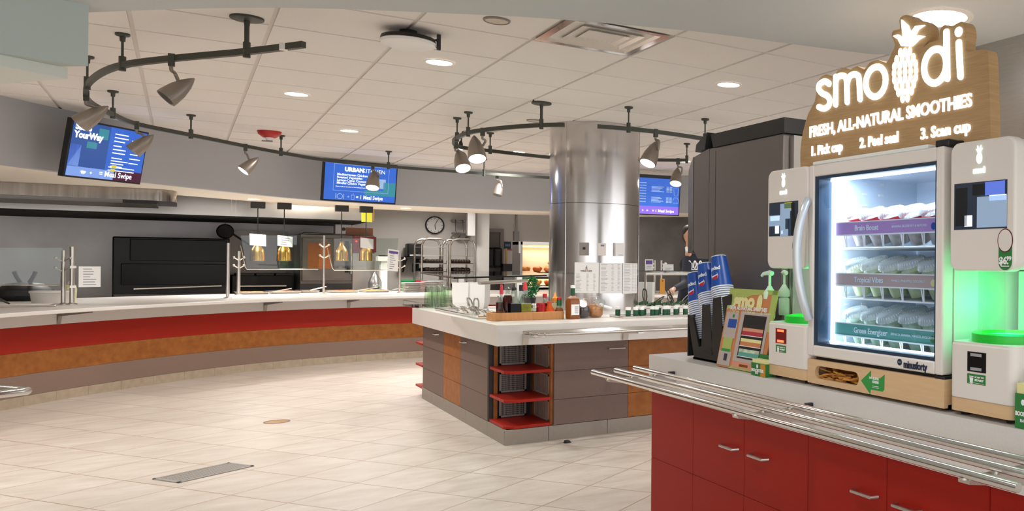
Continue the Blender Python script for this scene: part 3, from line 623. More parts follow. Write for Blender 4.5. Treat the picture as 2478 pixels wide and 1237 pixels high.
for z in (zt-.06, zsh[0]-.015):
    MB().tube([(a.x+.08, Yw+.3, z-.02), (b.x-.08, Yw+.3, z-.02)], .008, 8).build('warming_tube', 'warm_lamp', t, True)
    arealight('warmer_light', ((a.x+b.x)/2, Yw+.25, z-.04), 4, b.x-a.x-.2, (1, .84, .62), None, (0, 0, 0), 'RECTANGLE', .2)
MB().prism([(Yw-.03, zt-.2), (Yw, zt-.2), (Yw, zt), (Yw-.02, zt)], a.x-.03, a.x, 'x').build('hinge_plate', 'brushed', t, True)
names = ['roast chicken bag', 'orange glazed chicken', 'bagged rotisserie chicken', 'golden roast pack']
for si, z in enumerate(zsh):
    for k in range(6):
        x = a.x+.16+k*(b.x-a.x-.32)/5
        o = thing('roast_pack', 'foil pack of roast chicken on the %s shelf of the food warmer' % ('upper' if si == 0 else 'lower'), 'food pack', (x, Yw+.22, z), R.uniform(-.3, .3), 'roast packs on the %s warmer shelf' % ('upper' if si == 0 else 'lower'))
        MB().sphere((0, 0, .055), .062, 12, 8, (1.15, 1, .9)).sphere((.04, -.02, .075), .04, 8, 6).sphere((-.04, 0, .07), .042, 8, 6).build('chicken', R.choice(['food_bread', 'food_orange']), o)
        MB().box(-.075, .075, -.065, .065, 0, .012).build('tray', 'black', o, bevel=.004)
o = thing('bread_loaf', 'long pale loaf in wrap above the roast packs', 'bread', (a.x+.75, Yw+.3, zsh[0]+.17)); MB().sphere((0, 0, 0), .06, 16, 8, (3.2, 1, .9)).build('loaf', 'food_bread', o); MB().box(-.2, .2, -.07, .07, -.065, -.05).build('rack', 'brushed', o)
for x in (-.19, .19): MB().box(x-.008, x+.008, -.05, .05, -.17, -.05).build('leg', 'brushed', o)
# ================================================================== CEILING FITTINGS
def downlight(x, y, z, r, e, lb, colr=(1, .965, .92), grp='ceiling downlights'):
    t = thing('downlight', lb, 'downlight', (x, y, z), 0, grp)
    MB().lathe([(r*.78, .0), (r*.82, -.006), (r, -.004), (r, .0)], n=28, caps=False).build('trim_ring', 'trim_white', t)
    MB().lathe([(.001, -.002), (r*.8, -.002), (r*.8, .002), (.001, .002)], n=28).build('lens', 'down_lens', t)
    arealight('downlight_lamp', (0, 0, -.012), e, r*1.5, colr, t)
for px, py, lb in ((1063, 150, 'downlight in the tile row beside the white access point'), (717, 227, 'downlight above the left track, beyond the long rail end'), (1763, 204, 'downlight above the tall drink dispenser'),
                   (845, 316, 'small far downlight above the middle menu screen'), (1253, 368, 'far downlight seen through the oval track'), (1656, 390, 'far downlight behind the right oval track end')):
    p = Zp(px, py, ZC); downlight(p.x, p.y, ZC-.001, .105, 30 if p.y > 7.5 else 15, lb)
for px, py, lb in ((615, 482, 'slim downlight in the cream soffit over the leftmost heat lamp'), (981, 504, 'slim downlight in the cream soffit right of the middle screen')):
    p = Zp(px, py, ZU); downlight(p.x, p.y, ZU+.001, .085, 26, lb, grp='soffit downlights')
p = Zp(2272, 42, 2.44); downlight(p.x, p.y, 2.439, .145, 11, 'large downlight in the near plaster soffit above the pineapple sign', (1, .97, .92))
for k, (x, y) in enumerate(((.6, .4), (.9, 2.5), (-1.2, 1.6), (2.2, .2), (-1.6, 3.6), (.6, -1.8))): arealight('soffit_lamp', (x, y, 2.43), 7, .2, (1, .98, .96))  # out-of-view fill lights added under the near soffit, no fixtures
for k, (x, y) in enumerate(((-2.2, 6.8), (-2.6, 9), (5.8, 6), (6, 8.5), (3.6, 8.9 + 3), (-1, 7), (1.5, 4.9), (5.2, 4.6))): arealight('room_lamp', (x, y, ZC-.02), 22 if y > 6.5 else 5, .2, (1, .955, .91))  # bare lights added below the ceiling to brighten room and tiles
for k, (x, y) in enumerate(((-3, 16.5), (-1, 15.2), (1.5, 15.3), (3.7, 16.4), (7.5, 15.5), (9, 13))): arealight('kitchen_lamp', (x, y, ZC-.02), 38, .5, (1, .95, .9))  # unseen fill lights added to lift the dark kitchen
for px, py, lb in ((1202, 48, 'round flush ceiling speaker near the air vent'), (1293, 291, 'far round flush ceiling speaker above the cable')):
    p = Zp(px, py, ZC); t = thing('ceiling_speaker', lb, 'speaker', (p.x, p.y, ZC), 0, 'flush ceiling speakers'); r_ = .075
    MB().lathe([(.001, -.008), (r_*.85, -.008), (r_*.85, .0), (.001, 0)], n=24).build('grille', 'speaker_grille', t); MB().lathe([(r_*.85, -.003), (r_*.9, -.012), (r_, -.008), (r_, 0)], n=24, caps=False).build('rim', 'frame_grey', t)
p = Zp(652, 318, ZC)
t = thing('fire_alarm', 'red ceiling fire strobe above the left track', 'alarm', (p.x, p.y, ZC))
MB().lathe([(.001, -.07), (.06, -.07), (.105, -.035), (.115, -.004), (.115, 0), (.001, 0)], n=28).build('housing', 'strobe_red', t); MB().lathe([(.001, -.105), (.03, -.1), (.04, -.07), (.001, -.07)], n=16).build('strobe_lens', 'white_plastic', t); MB().box(-.07, .03, -.02, .02, -.115, -.105).build('reflector', 'frame_grey', t)
# wireless access point hanging under the ceiling
p = Zp(988, 104, ZC-.075)
t = thing('access_point', 'white disc access point hanging under a black mount', 'access point', (p.x, p.y, ZC-.09)); t.rotation_euler = (.0, .0, .0)
MB().lathe([(.001, -.01), (.12, -.008), (.152, .004), (.158, .018), (.15, .03), (.001, .03)], n=36).build('body', 'white_plastic', t)
MB().lathe([(.15, .03), (.157, .022), (.15, .046), (.06, .06), (.001, .06)], n=36, caps=False).build('back', 'black', t); MB().cyl((0, 0, .055), (0, 0, .089), .05, n=16).build('mount', 'black', t)
MB().tube([(.12, .02, .05), (.16, .0, .06), (.175, -.03, .02), (.15, -.06, .0)], .006, 6).build('cable', 'charcoal', t); MB().box(.155, .175, -.05, -.03, -.01, .085).build('bracket', 'charcoal', t)
# supply air vent
x0, y0, p_ = -.2469+3*.6685, 5.450-.6685, .6685
t = thing('air_vent', 'square stepped metal air vent in the ceiling', 'air vent', (x0+p_/2, y0+p_/2, ZC))
h = p_/2-.012
def vring(r0, z0, r1, z1): return MB().ring([[(sx*r0, sy*r0, z0) for sx, sy in ((1, 1), (-1, 1), (-1, -1), (1, -1))], [(sx*r1, sy*r1, z1) for sx, sy in ((1, 1), (-1, 1), (-1, -1), (1, -1))]], False)
mb = MB(); vring(h, -.004, h, .02); a = vring(h, -.003, h-.05, -.003); a.build('rim', 'chrome', t, smooth=0)
vring(h-.05, -.003, h-.12, .07).build('throat', 'chrome', t, smooth=0)
for r_, z_ in ((.20, .0), (.135, .0)): vring(r_, z_-.004, r_-.065, z_+.06).build('cone', 'chrome', t, smooth=0)
MB().box(-.1, .1, -.1, .1, .03, .034).build('centre_plate', 'chrome', t); MB().box(-h+.1, h-.1, -h+.1, h-.1, .074, .078).build('duct', 'dark', t)
# ------------------------------------------------------------------ curved lighting tracks
ZT = 2.62
def track(pts, lb, stems, end0=None):
    P = crom([Zp(x, y, ZT) for x, y in pts], 5)
    t = thing('lighting_track', lb, 'lighting track', (P[0].x, P[0].y, ZT), 0, 'curved lighting tracks')
    rings = []
    for i, p in enumerate(P):
        d = (P[min(i+1, len(P)-1)]-P[max(i-1, 0)]).normalized(); nn = Vector((-d.y, d.x, 0))*.014
        rings.append([p-nn+Vector((0, 0, -.018)), p+nn+Vector((0, 0, -.018)), p+nn+Vector((0, 0, .018)), p-nn+Vector((0, 0, .018))])
    MB().ring(rings).build('rail', 'gunmetal', t, True)
    for px, py, big in stems:
        q = Zp(px, py, ZT)
        mb = MB().cyl((q.x, q.y, ZT), (q.x, q.y, ZC-.03), .007 if not big else .013, n=8)
        mb.cyl((q.x, q.y, ZT-.035), (q.x, q.y, ZT+.055), .019, n=8); mb.build('stem', 'gunmetal', t, True)
        r_ = .085 if big else .038
        MB().lathe([(.014, -.05), (.016, -.02), (r_*.9, -.016), (r_, -.012), (r_, 0), (.001, 0)], (q.x, q.y, ZC), 20).build('ceiling_plate', 'gunmetal', t, True)
    return t
t = track([(735, 108), (597, 125), (415, 142), (296, 158), (235, 183), (208, 215), (217, 247), (273, 277), (330, 300), (462, 327), (600, 355), (680, 370), (790, 388), (940, 403), (1170, 420), (1330, 430), (1450, 433)], 'long curved track from the left bulkhead round to the steel column',
      [(597, 125, 1), (296, 158, 0), (211, 205, 0), (273, 277, 0), (462, 327, 0), (680, 370, 0), (940, 403, 0), (1171, 420, 0)])
q = Zp(686, 113, ZT); MB().box(q.x-.02, q.x+.02, q.y-.02, q.y+.02, ZT-.019, ZT+.019).build('end_label', 'white_plastic', t, True)
track([(1365, 302), (1310, 303), (1235, 308), (1170, 315), (1133, 322), (1104, 335), (1098, 346), (1118, 357), (1186, 365), (1330, 381), (1440, 388), (1545, 387), (1664, 388)], 'oval track looping left of the steel column', [(1310, 303, 1), (1133, 322, 0), (1106, 334, 0), (1186, 365, 0), (1662, 388, 0)])
track([(1446, 306), (1521, 312), (1587, 319), (1685, 333), (1800, 352)], 'short track from the column front to behind the drink dispenser', [(1521, 312, 0), (1706, 337, 0)])
# track heads
HEAD = None
def head(tx, ty, tip, mouth, lit, lb, dt=None, r=.052):
    dt = dt or (.055 if lit else .03)
    q = Zp(tx, ty, ZT); dep = q.x*_s+q.y*_c
    a, b = Dp(tip[0], tip[1], dep+dt), Dp(mouth[0], mouth[1], dep-dt)
    t = thing('track_spotlight', lb, 'spotlight', q, 0, 'track spotlights')
    d = (b-a); L_ = d.length; d.normalize()
    m = Matrix.Translation(a-q) @ Vector((0, 0, 1)).rotation_difference(d).to_matrix().to_4x4()
    r = L_*.30
    MB().lathe([(.004, 0), (r*.28, L_*.1), (r*.6, L_*.3), (r*.88, L_*.6), (r, L_*.9), (r*1.0, L_), (r*.9, L_), (r*.86, L_*.9)], n=22, caps=False).xf(m).build('shell', 'lamp_shell', t)
    MB().lathe([(.001, L_*.93), (r*.88, L_*.93), (r*.9, L_*.985), (.001, L_*.985)], n=22).xf(m).build('lens', 'lamp_lit' if lit else 'lamp_off', t)
    MB().box(-.017, .017, -.017, .017, -.05, .024).build('adapter', 'gunmetal', t)
    j = (a-q)+d*L_*.42; side = Vector((0, 0, 1)).cross(d); side = side.normalized() if side.length > .05 else Vector((1, 0, 0))
    if side.x*_c-side.y*_s < 0: side = -side
    if tip[0] > tx+12: side = -side
    k = j+side*r*.8
    mid = Vector((k.x*.5, k.y*.5, -.09)) if abs(k.z) > .12 else k*.5
    pts = crom([Vector((0, 0, -.04)), Vector((0, 0, -.075)), mid+side*.025, k], 4)
    MB().tube(pts, .0105, 8).build('yoke', 'lamp_shell', t)
    if lit: 
        l = bpy.data.lights.new('spot_lamp', 'SPOT'); l.energy = 30; l.color = (1, .97, .92); l.spot_size = 1.1; l.spot_blend = .5; l.shadow_soft_size = .03
        lo = bpy.data.objects.new('spot_lamp', l); col.objects.link(lo); lo.parent = t; lo.location = (a-q)+d*(L_+.01); lo.rotation_euler = Vector((0, 0, -1)).rotation_difference(d).to_euler()
    return t
head(415, 140, (470, 190), (401, 238), 0, 'large unlit spotlight hanging from the near arm of the left track', .05)
head(209, 228, (262, 257), (193, 300), 0, 'unlit spotlight in front of the left menu screen top corner')
head(331, 300, (372, 326), (322, 366), 0, 'unlit spotlight in front of the right side of the left menu screen')
head(594, 354, (626, 381), (588, 414), 1, 'lit spotlight between the left and middle menu screens')
head(902, 401, (906, 411), (901, 455), 1, 'lit spotlight in front of the middle menu screen')
head(1203, 423, (1212, 438), (1203, 472), 0, 'small unlit spotlight near the steel column')
head(1103, 348, (1109, 361), (1121, 408), 1, 'lit spotlight at the left bend of the oval track')
head(1168, 316, (1147, 328), (1155, 385), 1, 'lit spotlight on the near side of the oval track')
head(1587, 319, (1590, 341), (1567, 396), 1, 'lit spotlight right of the steel column on the short track')
head(1641, 388, (1640, 405), (1635, 445), 1, 'lit spotlight in front of the right menu screen')
# cable to the oval track
c_ = [Zp(1291, 243, ZC)]+[Dp(x, y, 9.2) for x, y in ((1285, 262), (1262, 290), (1230, 311), (1200, 318), (1178, 313), (1155, 304), (1140, 304), (1120, 318), (1116, 345))]
tag(MB().tube(crom(c_, 4), .007, 8).build('power_cable', 'black'), 'black power cable looping from the ceiling to the oval track', 'cable')
q = Dp(1115, 352, 9.2); o = thing('cable_lamp', 'small black lamp holder at the end of the hanging cable', 'lamp holder', q); MB().lathe([(.012, .05), (.022, .02), (.022, -.035)], n=12).build('holder', 'black', o); MB().lathe([(.001, -.05), (.018, -.05), (.02, -.036), (.001, -.036)], n=12).build('bulb', 'lamp_lit', o)
# ================================================================== MENU SCREENS
def screen(c, yaw, pitch, roll, W, lb, back=.5):
    n = Vector((math.sin(yaw)*math.cos(pitch), -math.cos(yaw)*math.cos(pitch), math.sin(pitch))); r = Vector((math.cos(yaw), math.sin(yaw), 0)); u = n.cross(r)
    if u.z < 0: u = -u
    r2 = r*math.cos(roll)+u*math.sin(roll); u2 = -r*math.sin(roll)+u*math.cos(roll)
    t = thing('menu_screen', lb, 'screen', c, 0, 'menu screens')
    t.rotation_euler = frame_m(Vector(), r2, u2).to_euler()
    Hh = W*9/16
    MB().box(-W/2, W/2, -Hh/2, Hh/2, -.05, 0).build('housing', 'black', t, bevel=.004)
    b = .017
    MB().box(-W/2+b, W/2-b, -Hh/2+b*1.3, Hh/2-b, 0, .002).build('display', 'screen_blue', t, smooth=0)
    MB().box(-.16, .16, -.1, .1, -.09, -.05).box(-.03, .03, -.03, .03, -.30, -.09).build('wall_mount', 'black', t)
    return t, W-2*b, Hh-2*b
def on(t, name, m, quads, z=.0025):
    mb = MB()
    for x0, x1, y0, y1 in quads: mb.box(x0, x1, y0, y1, z-.0005, z)
    return mb.build(name, m, t, smooth=0)
def st(t, s, x, y, size, m='screen_text', bold=0, align='LEFT', name='lettering', width=None): return text(name, s, m, size, (x, y, .003), (1, 0, 0), (0, 1, 0), t, bold, align, .0004, world=False, width=width)
k_ = .95
t, W_, H_ = screen((-.59*k_, 11.306*k_, 1.4+1.074*k_), 1.005, -.162, .016, 1.014*k_, 'left menu screen, tilted, above the polished canopy')
on(t, 'photo_area', 'screen_deep', [(-W_/2, -.02, -.2, H_/2)]); on(t, 'photo_dish', 'screen_light', [(-W_/2, -.34, -.16, .04)]); on(t, 'photo_leaf', 'screen_teal', [(-.28, -.16, .02, .08), (-.16, -.04, .12, .22)], .003)
on(t, 'footer', 'screen_light', [(-W_/2, .1, -H_/2, -H_/2+.09)], .003); on(t, 'footer_end', 'screen_maroon', [(.1, W_/2, -H_/2, -H_/2+.1)], .003)
st(t, 'Sauté', -.44, .205, .085, bold=.004); st(t, 'YourWay', -.44, .13, .085, bold=.004)
st(t, '= Meal Swipe', -.08, -.205, .075, bold=.001, width=.42)
mb = []
for k in range(3): mb.append((.04, .04+R.uniform(.12, .19), .19-k*.035, .2-k*.035))
for k in range(3): mb.append((.04, .04+R.uniform(.1, .2), .075-k*.035, .085-k*.035))
for k in range(4): mb.append((.04, .04+R.uniform(.12, .22), -.045-k*.027, -.036-k*.027))
for k in range(6): mb.append((.27, .27+R.uniform(.1, .16), .15-k*.045, .159-k*.045))
for k in range(2): mb.append((.02, .36, -.135-k*.03, -.127-k*.03))
on(t, 'menu_lines', 'screen_text', mb, .0035); on(t, 'price_tags', 'screen_yellow', [(.06, .12, -.14, -.108), (.05, .11, -.172, -.146)], .004)
on(t, 'bowl_icon', 'screen_text', [(-.3, -.24, -.215, -.198), (-.29, -.25, -.225, -.214), (-.19, -.165, -.212, -.206), (-.1805, -.1745, -.222, -.196)], .0035)
t, W_, H_ = screen((1.919, 12.908, 2.462), .337, -.117, .008, .979, 'middle menu screen headed urban kitchen')
on(t, 'photo_area', 'screen_teal', [(.05, W_/2, -.17, -.1), (.3, W_/2, -.1, .02)]); on(t, 'dish_highlight', 'screen_pale', [(.24, .33, -.07, .06)])
x0, x1, y0, y1 = -.36, .37, -.13, .22; w = .002
on(t, 'frame_line', 'screen_pale', [(x0, x1, y1-w, y1+w), (x0, x1, y0-w, y0+w), (x0-w, x0+w, y0, y1), (x1-w, x1+w, y0, y1)], .003)
st(t, 'URBAN', -.225, .155, .075, bold=.004); st(t, 'KITCHEN', .0, .155, .075, bold=-.0005)
for k, s in enumerate(('Mediterranean Chicken', 'Roasted Vegetables', 'Lemon-Caper Couscous', "Mindful Chick'n Vegetable Soup")): st(t, s, -.32, .085-k*.038, .042, bold=.0006)
st(t, 'Please notify an attendant of food allergies before ordering', -.33, -.075, .02)
st(t, '= 1 Meal Swipe', -.06, -.205, .075, bold=.001, width=.36)
MB().tube([(-.27+.035*math.cos(a), -.205+.035*math.sin(a), .003) for a in [2*PI*i/16 for i in range(16)]], .004, 6, True).build('plate_icon', 'screen_pale', t)
on(t, 'cutlery_icon', 'screen_pale', [(-.325, -.317, -.24, -.17), (-.223, -.215, -.24, -.17), (-.175, -.145, -.208, -.202), (-.163, -.157, -.22, -.19), (-.12, -.08, -.24, -.236), (-.12, -.116, -.24, -.18), (-.084, -.08, -.24, -.18), (-.122, -.078, -.182, -.178), (-.1, -.095, -.18, -.155)], .003)
t, W_, H_ = screen((5.892*.94, 12.501*.94, 1.4+1.082*.94), -.15, -.12, .0, 1.02, 'right menu screen partly hidden by the steel column')
on(t, 'footer', 'screen_purple', [(-W_/2, W_/2, -H_/2, -H_/2+.12)], .003)
mb = []
for k in range(8): mb.append((-.12, -.02, .19-k*.04, .2-k*.04))
for k in range(5):
    mb.append((.06, .06+R.uniform(.12, .2), .14-k*.018, .149-k*.018)); mb += [(.29, .33, .14-k*.018, .15-k*.018), (.34, .38, .14-k*.018, .15-k*.018)]
for k in range(5):
    mb.append((.06, .06+R.uniform(.1, .2), -.02-k*.018, -.011-k*.018)); mb += [(.29, .33, -.02-k*.018, -.01-k*.018), (.34, .38, -.02-k*.018, -.01-k*.018)]
on(t, 'menu_lines', 'screen_pale', mb, .003)
MB().tube([(.405, .13, .003), (.415, .02, .003), (.47, .02, .003), (.48, .13, .003)], .003, 6, True).build('cup_icon', 'screen_pale', t)
MB().tube([(.40, -.04, .003), (.42, -.01, .003), (.465, -.01, .003), (.485, -.04, .003), (.485, -.09, .003), (.40, -.09, .003)], .003, 6, True).build('burger_icon', 'screen_pale', t)
st(t, '= 1 Meal Swipe', .08, -.22, .06, bold=.001, width=.34); st(t, '+  +', -.08, -.22, .06)
on(t, 'mount_bar', 'black', [(-W_/2, W_/2, H_/2+.005, H_/2+.05)], .01)
# ================================================================== FLOOR FITTINGS
P = [Zp(*q, 0) for q in ((363, 1162), (432, 1170), (615, 1129), (540, 1120))]
d = Vector((P[2]-P[1])); L_ = d.length; dd = d.normalized(); nn = Vector((-dd.y, dd.x, 0)); wd = abs((P[0]-P[1]).dot(nn))
t = thing('drain_cover', 'long grey perforated drain cover in the floor', 'drain', (P[1].x, P[1].y, 0), math.atan2(dd.y, dd.x))
sg = 1 if (P[0]-P[1]).dot(nn) > 0 else -1
MB().prism([(0, 0), (L_, 0), (L_, .02*sg), (0, .02*sg)], .0005, .006).prism([(0, wd*sg), (L_, wd*sg), (L_, (wd-.02)*sg), (0, (wd-.02)*sg)], .0005, .006).prism([(0, 0), (.02, 0), (.02, wd*sg), (0, wd*sg)], .0005, .006).prism([(L_-.02, 0), (L_, 0), (L_, wd*sg), (L_-.02, wd*sg)], .0005, .006).build('frame', 'grate', t, smooth=0)
mb = MB(); nb = 26
for k in range(nb): x = .02+(L_-.04)*(k+.5)/nb; mb.prism([(x-.006, .02*sg), (x+.006, .02*sg), (x+.006, (wd-.02)*sg), (x-.006, (wd-.02)*sg)], .0005, .005)
for k in range(1, 6): y = (.02+(wd-.04)*k/6)*sg; mb.prism([(.02, y-.005), (L_-.02, y-.005), (L_-.02, y+.005), (.02, y+.005)], .0005, .0045)
mb.build('grating', 'grate', t, smooth=0)
MB().prism([(.02, .02*sg), (L_-.02, .02*sg), (L_-.02, (wd-.02)*sg), (.02, (wd-.02)*sg)], .0003, .001).build('sump', 'dark', t, smooth=0)
p = Zp(670, 1021, 0); t = thing('cleanout_cover', 'round bronze cleanout cap in the floor', 'floor cap', (p.x, p.y, 0)); MB().lathe([(.001, .0005), (.085, .0005), (.085, .003), (.001, .004)], n=32).build('cap', 'cap_bronze', t); MB().lathe([(.085, .0005), (.1, .0005), (.1, .002), (.085, .004)], n=32, caps=False).build('ring', 'taupe', t)
p = Zp(1372, 1072, 0); tag(MB().box(p.x-.018, p.x+.018, p.y-.02, p.y+.02, 0, .02).box(p.x-.026, p.x+.03, p.y-.015, p.y+.012, 0, .009).build('floor_scrap', 'black', bevel=.004), 'small black scrap on the floor in front of the island', 'scrap')
# tray rail end poking in at the left edge
t = thing('tray_rail', 'polished tray rail end at the left edge of the frame', 'tray rail', tuple(Zp(40, 945, .87)))
a, b, c = Zp(64, 946, .87), Zp(-260, 985, .87), Zp(-260, 925, .87)
MB().tube([b, a+(b-a)*.06, a, a+(c-a)*.06, c], .017, 10).build('bar', 'chrome', t, True)
m1, m2 = b+(c-b)*.3, b+(c-b)*.7
MB().tube([b, c], .014, 8).build('cross_bar', 'chrome', t, True)
MB().cyl((b.x, b.y, 0), b, .02, n=10).build('leg', 'brushed', t, True); MB().cyl((c.x, c.y, 0), c, .02, n=10).build('leg', 'brushed', t, True)
# ================================================================== ISLAND
IX, IY, IX1, IY1, IT = 1.966, 6.62, 6.2, 9.42, .925
t = thing('island_worktop', 'thick white island worktop with an apron, wrapping the steel column', 'worktop', (4, 8, IT))
def notch(y, s_):     # points round the column, from left to right, front (s_=-1) or back (s_=1) half
    return [(PC.x-(PR+.004)*math.cos(k*PI/24), PC.y+s_*(PR+.004)*math.sin(k*PI/24)) for k in range(25)]
f_ = [(1.885, 6.56), (IX1, 6.56), (IX1, PC.y)]+list(reversed(notch(0, -1)))+[(1.885, PC.y)]
b_ = [(1.885, PC.y)]+notch(0, 1)+[(IX1, PC.y), (IX1, 9.5), (1.885, 9.5)]
MB().prism(f_, IT-.04, IT).prism(b_, IT-.04, IT).build('slab', 'solid', t, True, smooth=0)
za = .768
MB().box(1.885, IX1, 6.56, 6.60, za, IT-.04).box(1.885, 1.925, 6.60, 9.5, za, IT-.04).box(1.925, IX1, 9.46, 9.5, za, IT-.04).build('apron', 'solid', t, True, smooth=0)
def cab(name, lb, x0, x1, y0, y1, m, face, cat='cabinet', handle=None, body='taupe_dark'):
    """island cabinet: face 'x' looks to -X, 'y' looks to -Y; three stacked panels"""
    t = thing(name, lb, cat, ((x0+x1)/2, (y0+y1)/2, 0), 0, 'island cabinets'); c = (t.location.x, t.location.y)
    MB().box(x0, x1, y0, y1, .115, .766).build('carcass', body, t, True, smooth=0)
    lv = (.118, .318, .541, .764)
    for k in range(3):
        if face == 'x': p = MB().box(x0-.018, x0, y0+.0015, y1-.0015, lv[k]+.0015, lv[k+1]-.0015)
        else: p = MB().box(x0+.0015, x1-.0015, y0-.018, y0, lv[k]+.0015, lv[k+1]-.0015)
        d = p.build('door' if handle is None else 'drawer', m, t, True, smooth=0)
        if handle is not None and k == 2:
            z = .70
            if face == 'x': h = MB().tube([(x0-.018, handle-.06, z), (x0-.045, handle-.055, z), (x0-.045, handle+.055, z), (x0-.018, handle+.06, z)], .006, 8)
            else: h = MB().tube([(handle-.075, y0-.018, z), (handle-.07, y0-.045, z), (handle+.07, y0-.045, z), (handle+.075, y0-.018, z)], .006, 8)
            h.build('handle', 'brushed', d, True)
    return t
XF = IX+.02
ya, yb, yc, yd = Zp(1175, 1053, 0).y, Zp(1113, 1016, 0).y, Zp(1072, 993, 0).y, IY1-.02
ya = 7.10
cab('island_cabinet', 'taupe island cabinet right of the copper one, beside the dark strip', XF, XF+.55, ya, yb-.01, 'taupe_dark', 'x', handle=yb-.15)
cab('island_cabinet', 'narrow copper cabinet in the left side of the island', XF, XF+.55, yb-.01, yc-.0, 'copper', 'x', body='copper')
cab('island_cabinet', 'taupe cabinet at the far left corner of the island', XF, XF+.55, yc, yd, 'taupe_dark', 'x', handle=yc+.25)
x2 = Zp(1332, 1066, 0).x+.003; x3 = Zp(1519, 1044, 0).x
YF = IY+.02
cab('island_cabinet', 'wide taupe drawer cabinet on the island front, right of the open shelves', x2+.02, x3, YF, YF+.55, 'taupe_dark', 'y', handle=Zp(1490, 1048, 0).x-.0)
cab('island_cabinet', 'copper cabinet on the island front behind the tray rail tips', x3, x3+1.0, YF, YF+.55, 'copper', 'y', body='copper')
cab('island_cabinet', 'taupe cabinet at the hidden right of the island front', x3+1.0, IX1-.05, YF, YF+.55, 'taupe_dark', 'y')
# plinth
t = thing('island_plinth', 'grey tile plinth round the foot of the island', 'plinth', (IX, IY, 0))
mb = MB(); xs = [IX, x2-.02, Zp(1470, 1050, 0).x, 3.6, 4.3, 5.0, 5.7, IX1]
for k in range(len(xs)-1): mb.box(xs[k]+.002, xs[k+1]-.002, IY, IY+.02, 0, .115)
ys = [IY+.02, ya-.0, 7.75, 8.45, 9.0, IY1]
for k in range(len(ys)-1): mb.box(IX, IX+.02, ys[k]+.002, ys[k+1]-.002, 0, .115)
mb.build('tiles', 'plinth', t, True, smooth=0); MB().box(IX+.02, IX1, IY+.02, IY+.5, .0, .11).box(IX+.02, IX+.5, IY+.5, IY1, 0, .11).build('core', 'dark', t, True, smooth=0)
# open corner shelf unit
t = thing('corner_shelf_unit', 'open corner shelf unit with red shelves and mesh grilles in the island', 'shelf unit', (2.15, 6.85, .115))
cx1, cy1 = x2, ya-.005
MB().box(XF+.02, cx1-.02, cy1-.03, cy1-.01, .12, .764).build('back_panel', 'dark', t, True, smooth=0)
MB().box(cx1-.0, cx1+.018, YF, cy1, .12, .764).build('side_panel', 'copper', t, True, smooth=0)
MB().box(XF-.018, XF+.02, cy1-.025, cy1, .12, .764).build('edge_strip', 'charcoal', t, True, smooth=0)
MB().box(XF+.02, XF+.045, cy1-.05, cy1-.03, .12, .764).build('corner_post', 'copper', t, True, smooth=0)
for z in (.118, .318, .541):
    MB().prism([(XF-.012, YF+.05), (XF+.05, YF-.012), (cx1, YF-.012), (cx1, cy1-.03), (XF-.012, cy1-.03)], z, z+.022).build('shelf', 'red', t, True, bevel=.002)
for z in (.145, .345, .568):
    z1 = z+.165; y = cy1-.045; g = MB()
    g.box(XF+.06, cx1-.06, y-.006, y, z, z+.014).box(XF+.06, cx1-.06, y-.006, y, z1-.014, z1).box(XF+.06, XF+.074, y-.006, y, z, z1).box(cx1-.074, cx1-.06, y-.006, y, z, z1)
    g = g.build('grille_frame', 'frame_grey', t, True, smooth=0)
    w = MB()
    for k in range(1, 17): x = XF+.07+(cx1-.13-XF-.02)*k/17; w.box(x-.0022, x+.0022, y-.003, y-.001, z+.01, z1-.01)
    for k in range(1, 9): zz = z+.01+(z1-z-.02)*k/9; w.box(XF+.07, cx1-.07, y-.004, y-.002, zz-.0022, zz+.0022)
    w.build('mesh_grille', 'frame_grey', g, True, smooth=0)
    xx = cx1-.006; g2 = MB().box(xx, xx+.005, YF+.04, cy1-.08, z, z+.012).box(xx, xx+.005, YF+.04, cy1-.08, z1-.012, z1).box(xx, xx+.005, YF+.04, YF+.052, z, z1).box(xx, xx+.005, cy1-.092, cy1-.08, z, z1).build('side_grille_frame', 'frame_grey', t, True, smooth=0)
    w = MB()
    for k in range(1, 14): yy = YF+.05+(cy1-.14-YF)*k/14; w.box(xx, xx+.003, yy-.002, yy+.002, z+.01, z1-.01)
    w.build('side_mesh', 'frame_grey', g2, True, smooth=0)
# little red shelves on the hidden far side
for k, y_ in enumerate((832, 884, 936)):
    q = Zp(1020, 960, 0); z = Yp(1014, y_, IY1+.1).z
    tag(MB().box(IX-.0, IX+.3, IY1+.0, IY1+.3, z-.012, z+.008).build('corner_ledge', 'red'), ['top', 'middle', 'lowest'][k]+' red shelf peeking out behind the far left island corner', 'shelf', 'red shelves on the far corner')
# island tray rail
t = thing('tray_rail', 'steel tray rail along the island front', 'tray rail', (3.9, 6.4, .865))
a = Zp(1255, 805, .868)
for k in range(4):
    y = 6.50-k*.075; x0 = a.x+.03*k+.02
    MB().tube([(x0, y, .868), (5.9, y, .868)], .014, 10).build('bar', 'chrome', t, True)
for px in (1290, 1605):
    x = Zp(px, 830, .8).x
    MB().prism([(6.559, .77), (6.545, .77), (6.53, .825), (6.25, .845), (6.25, .854), (6.559, .854)], x-.022, x+.022, 'x').build('bracket', 'brushed', t, True)
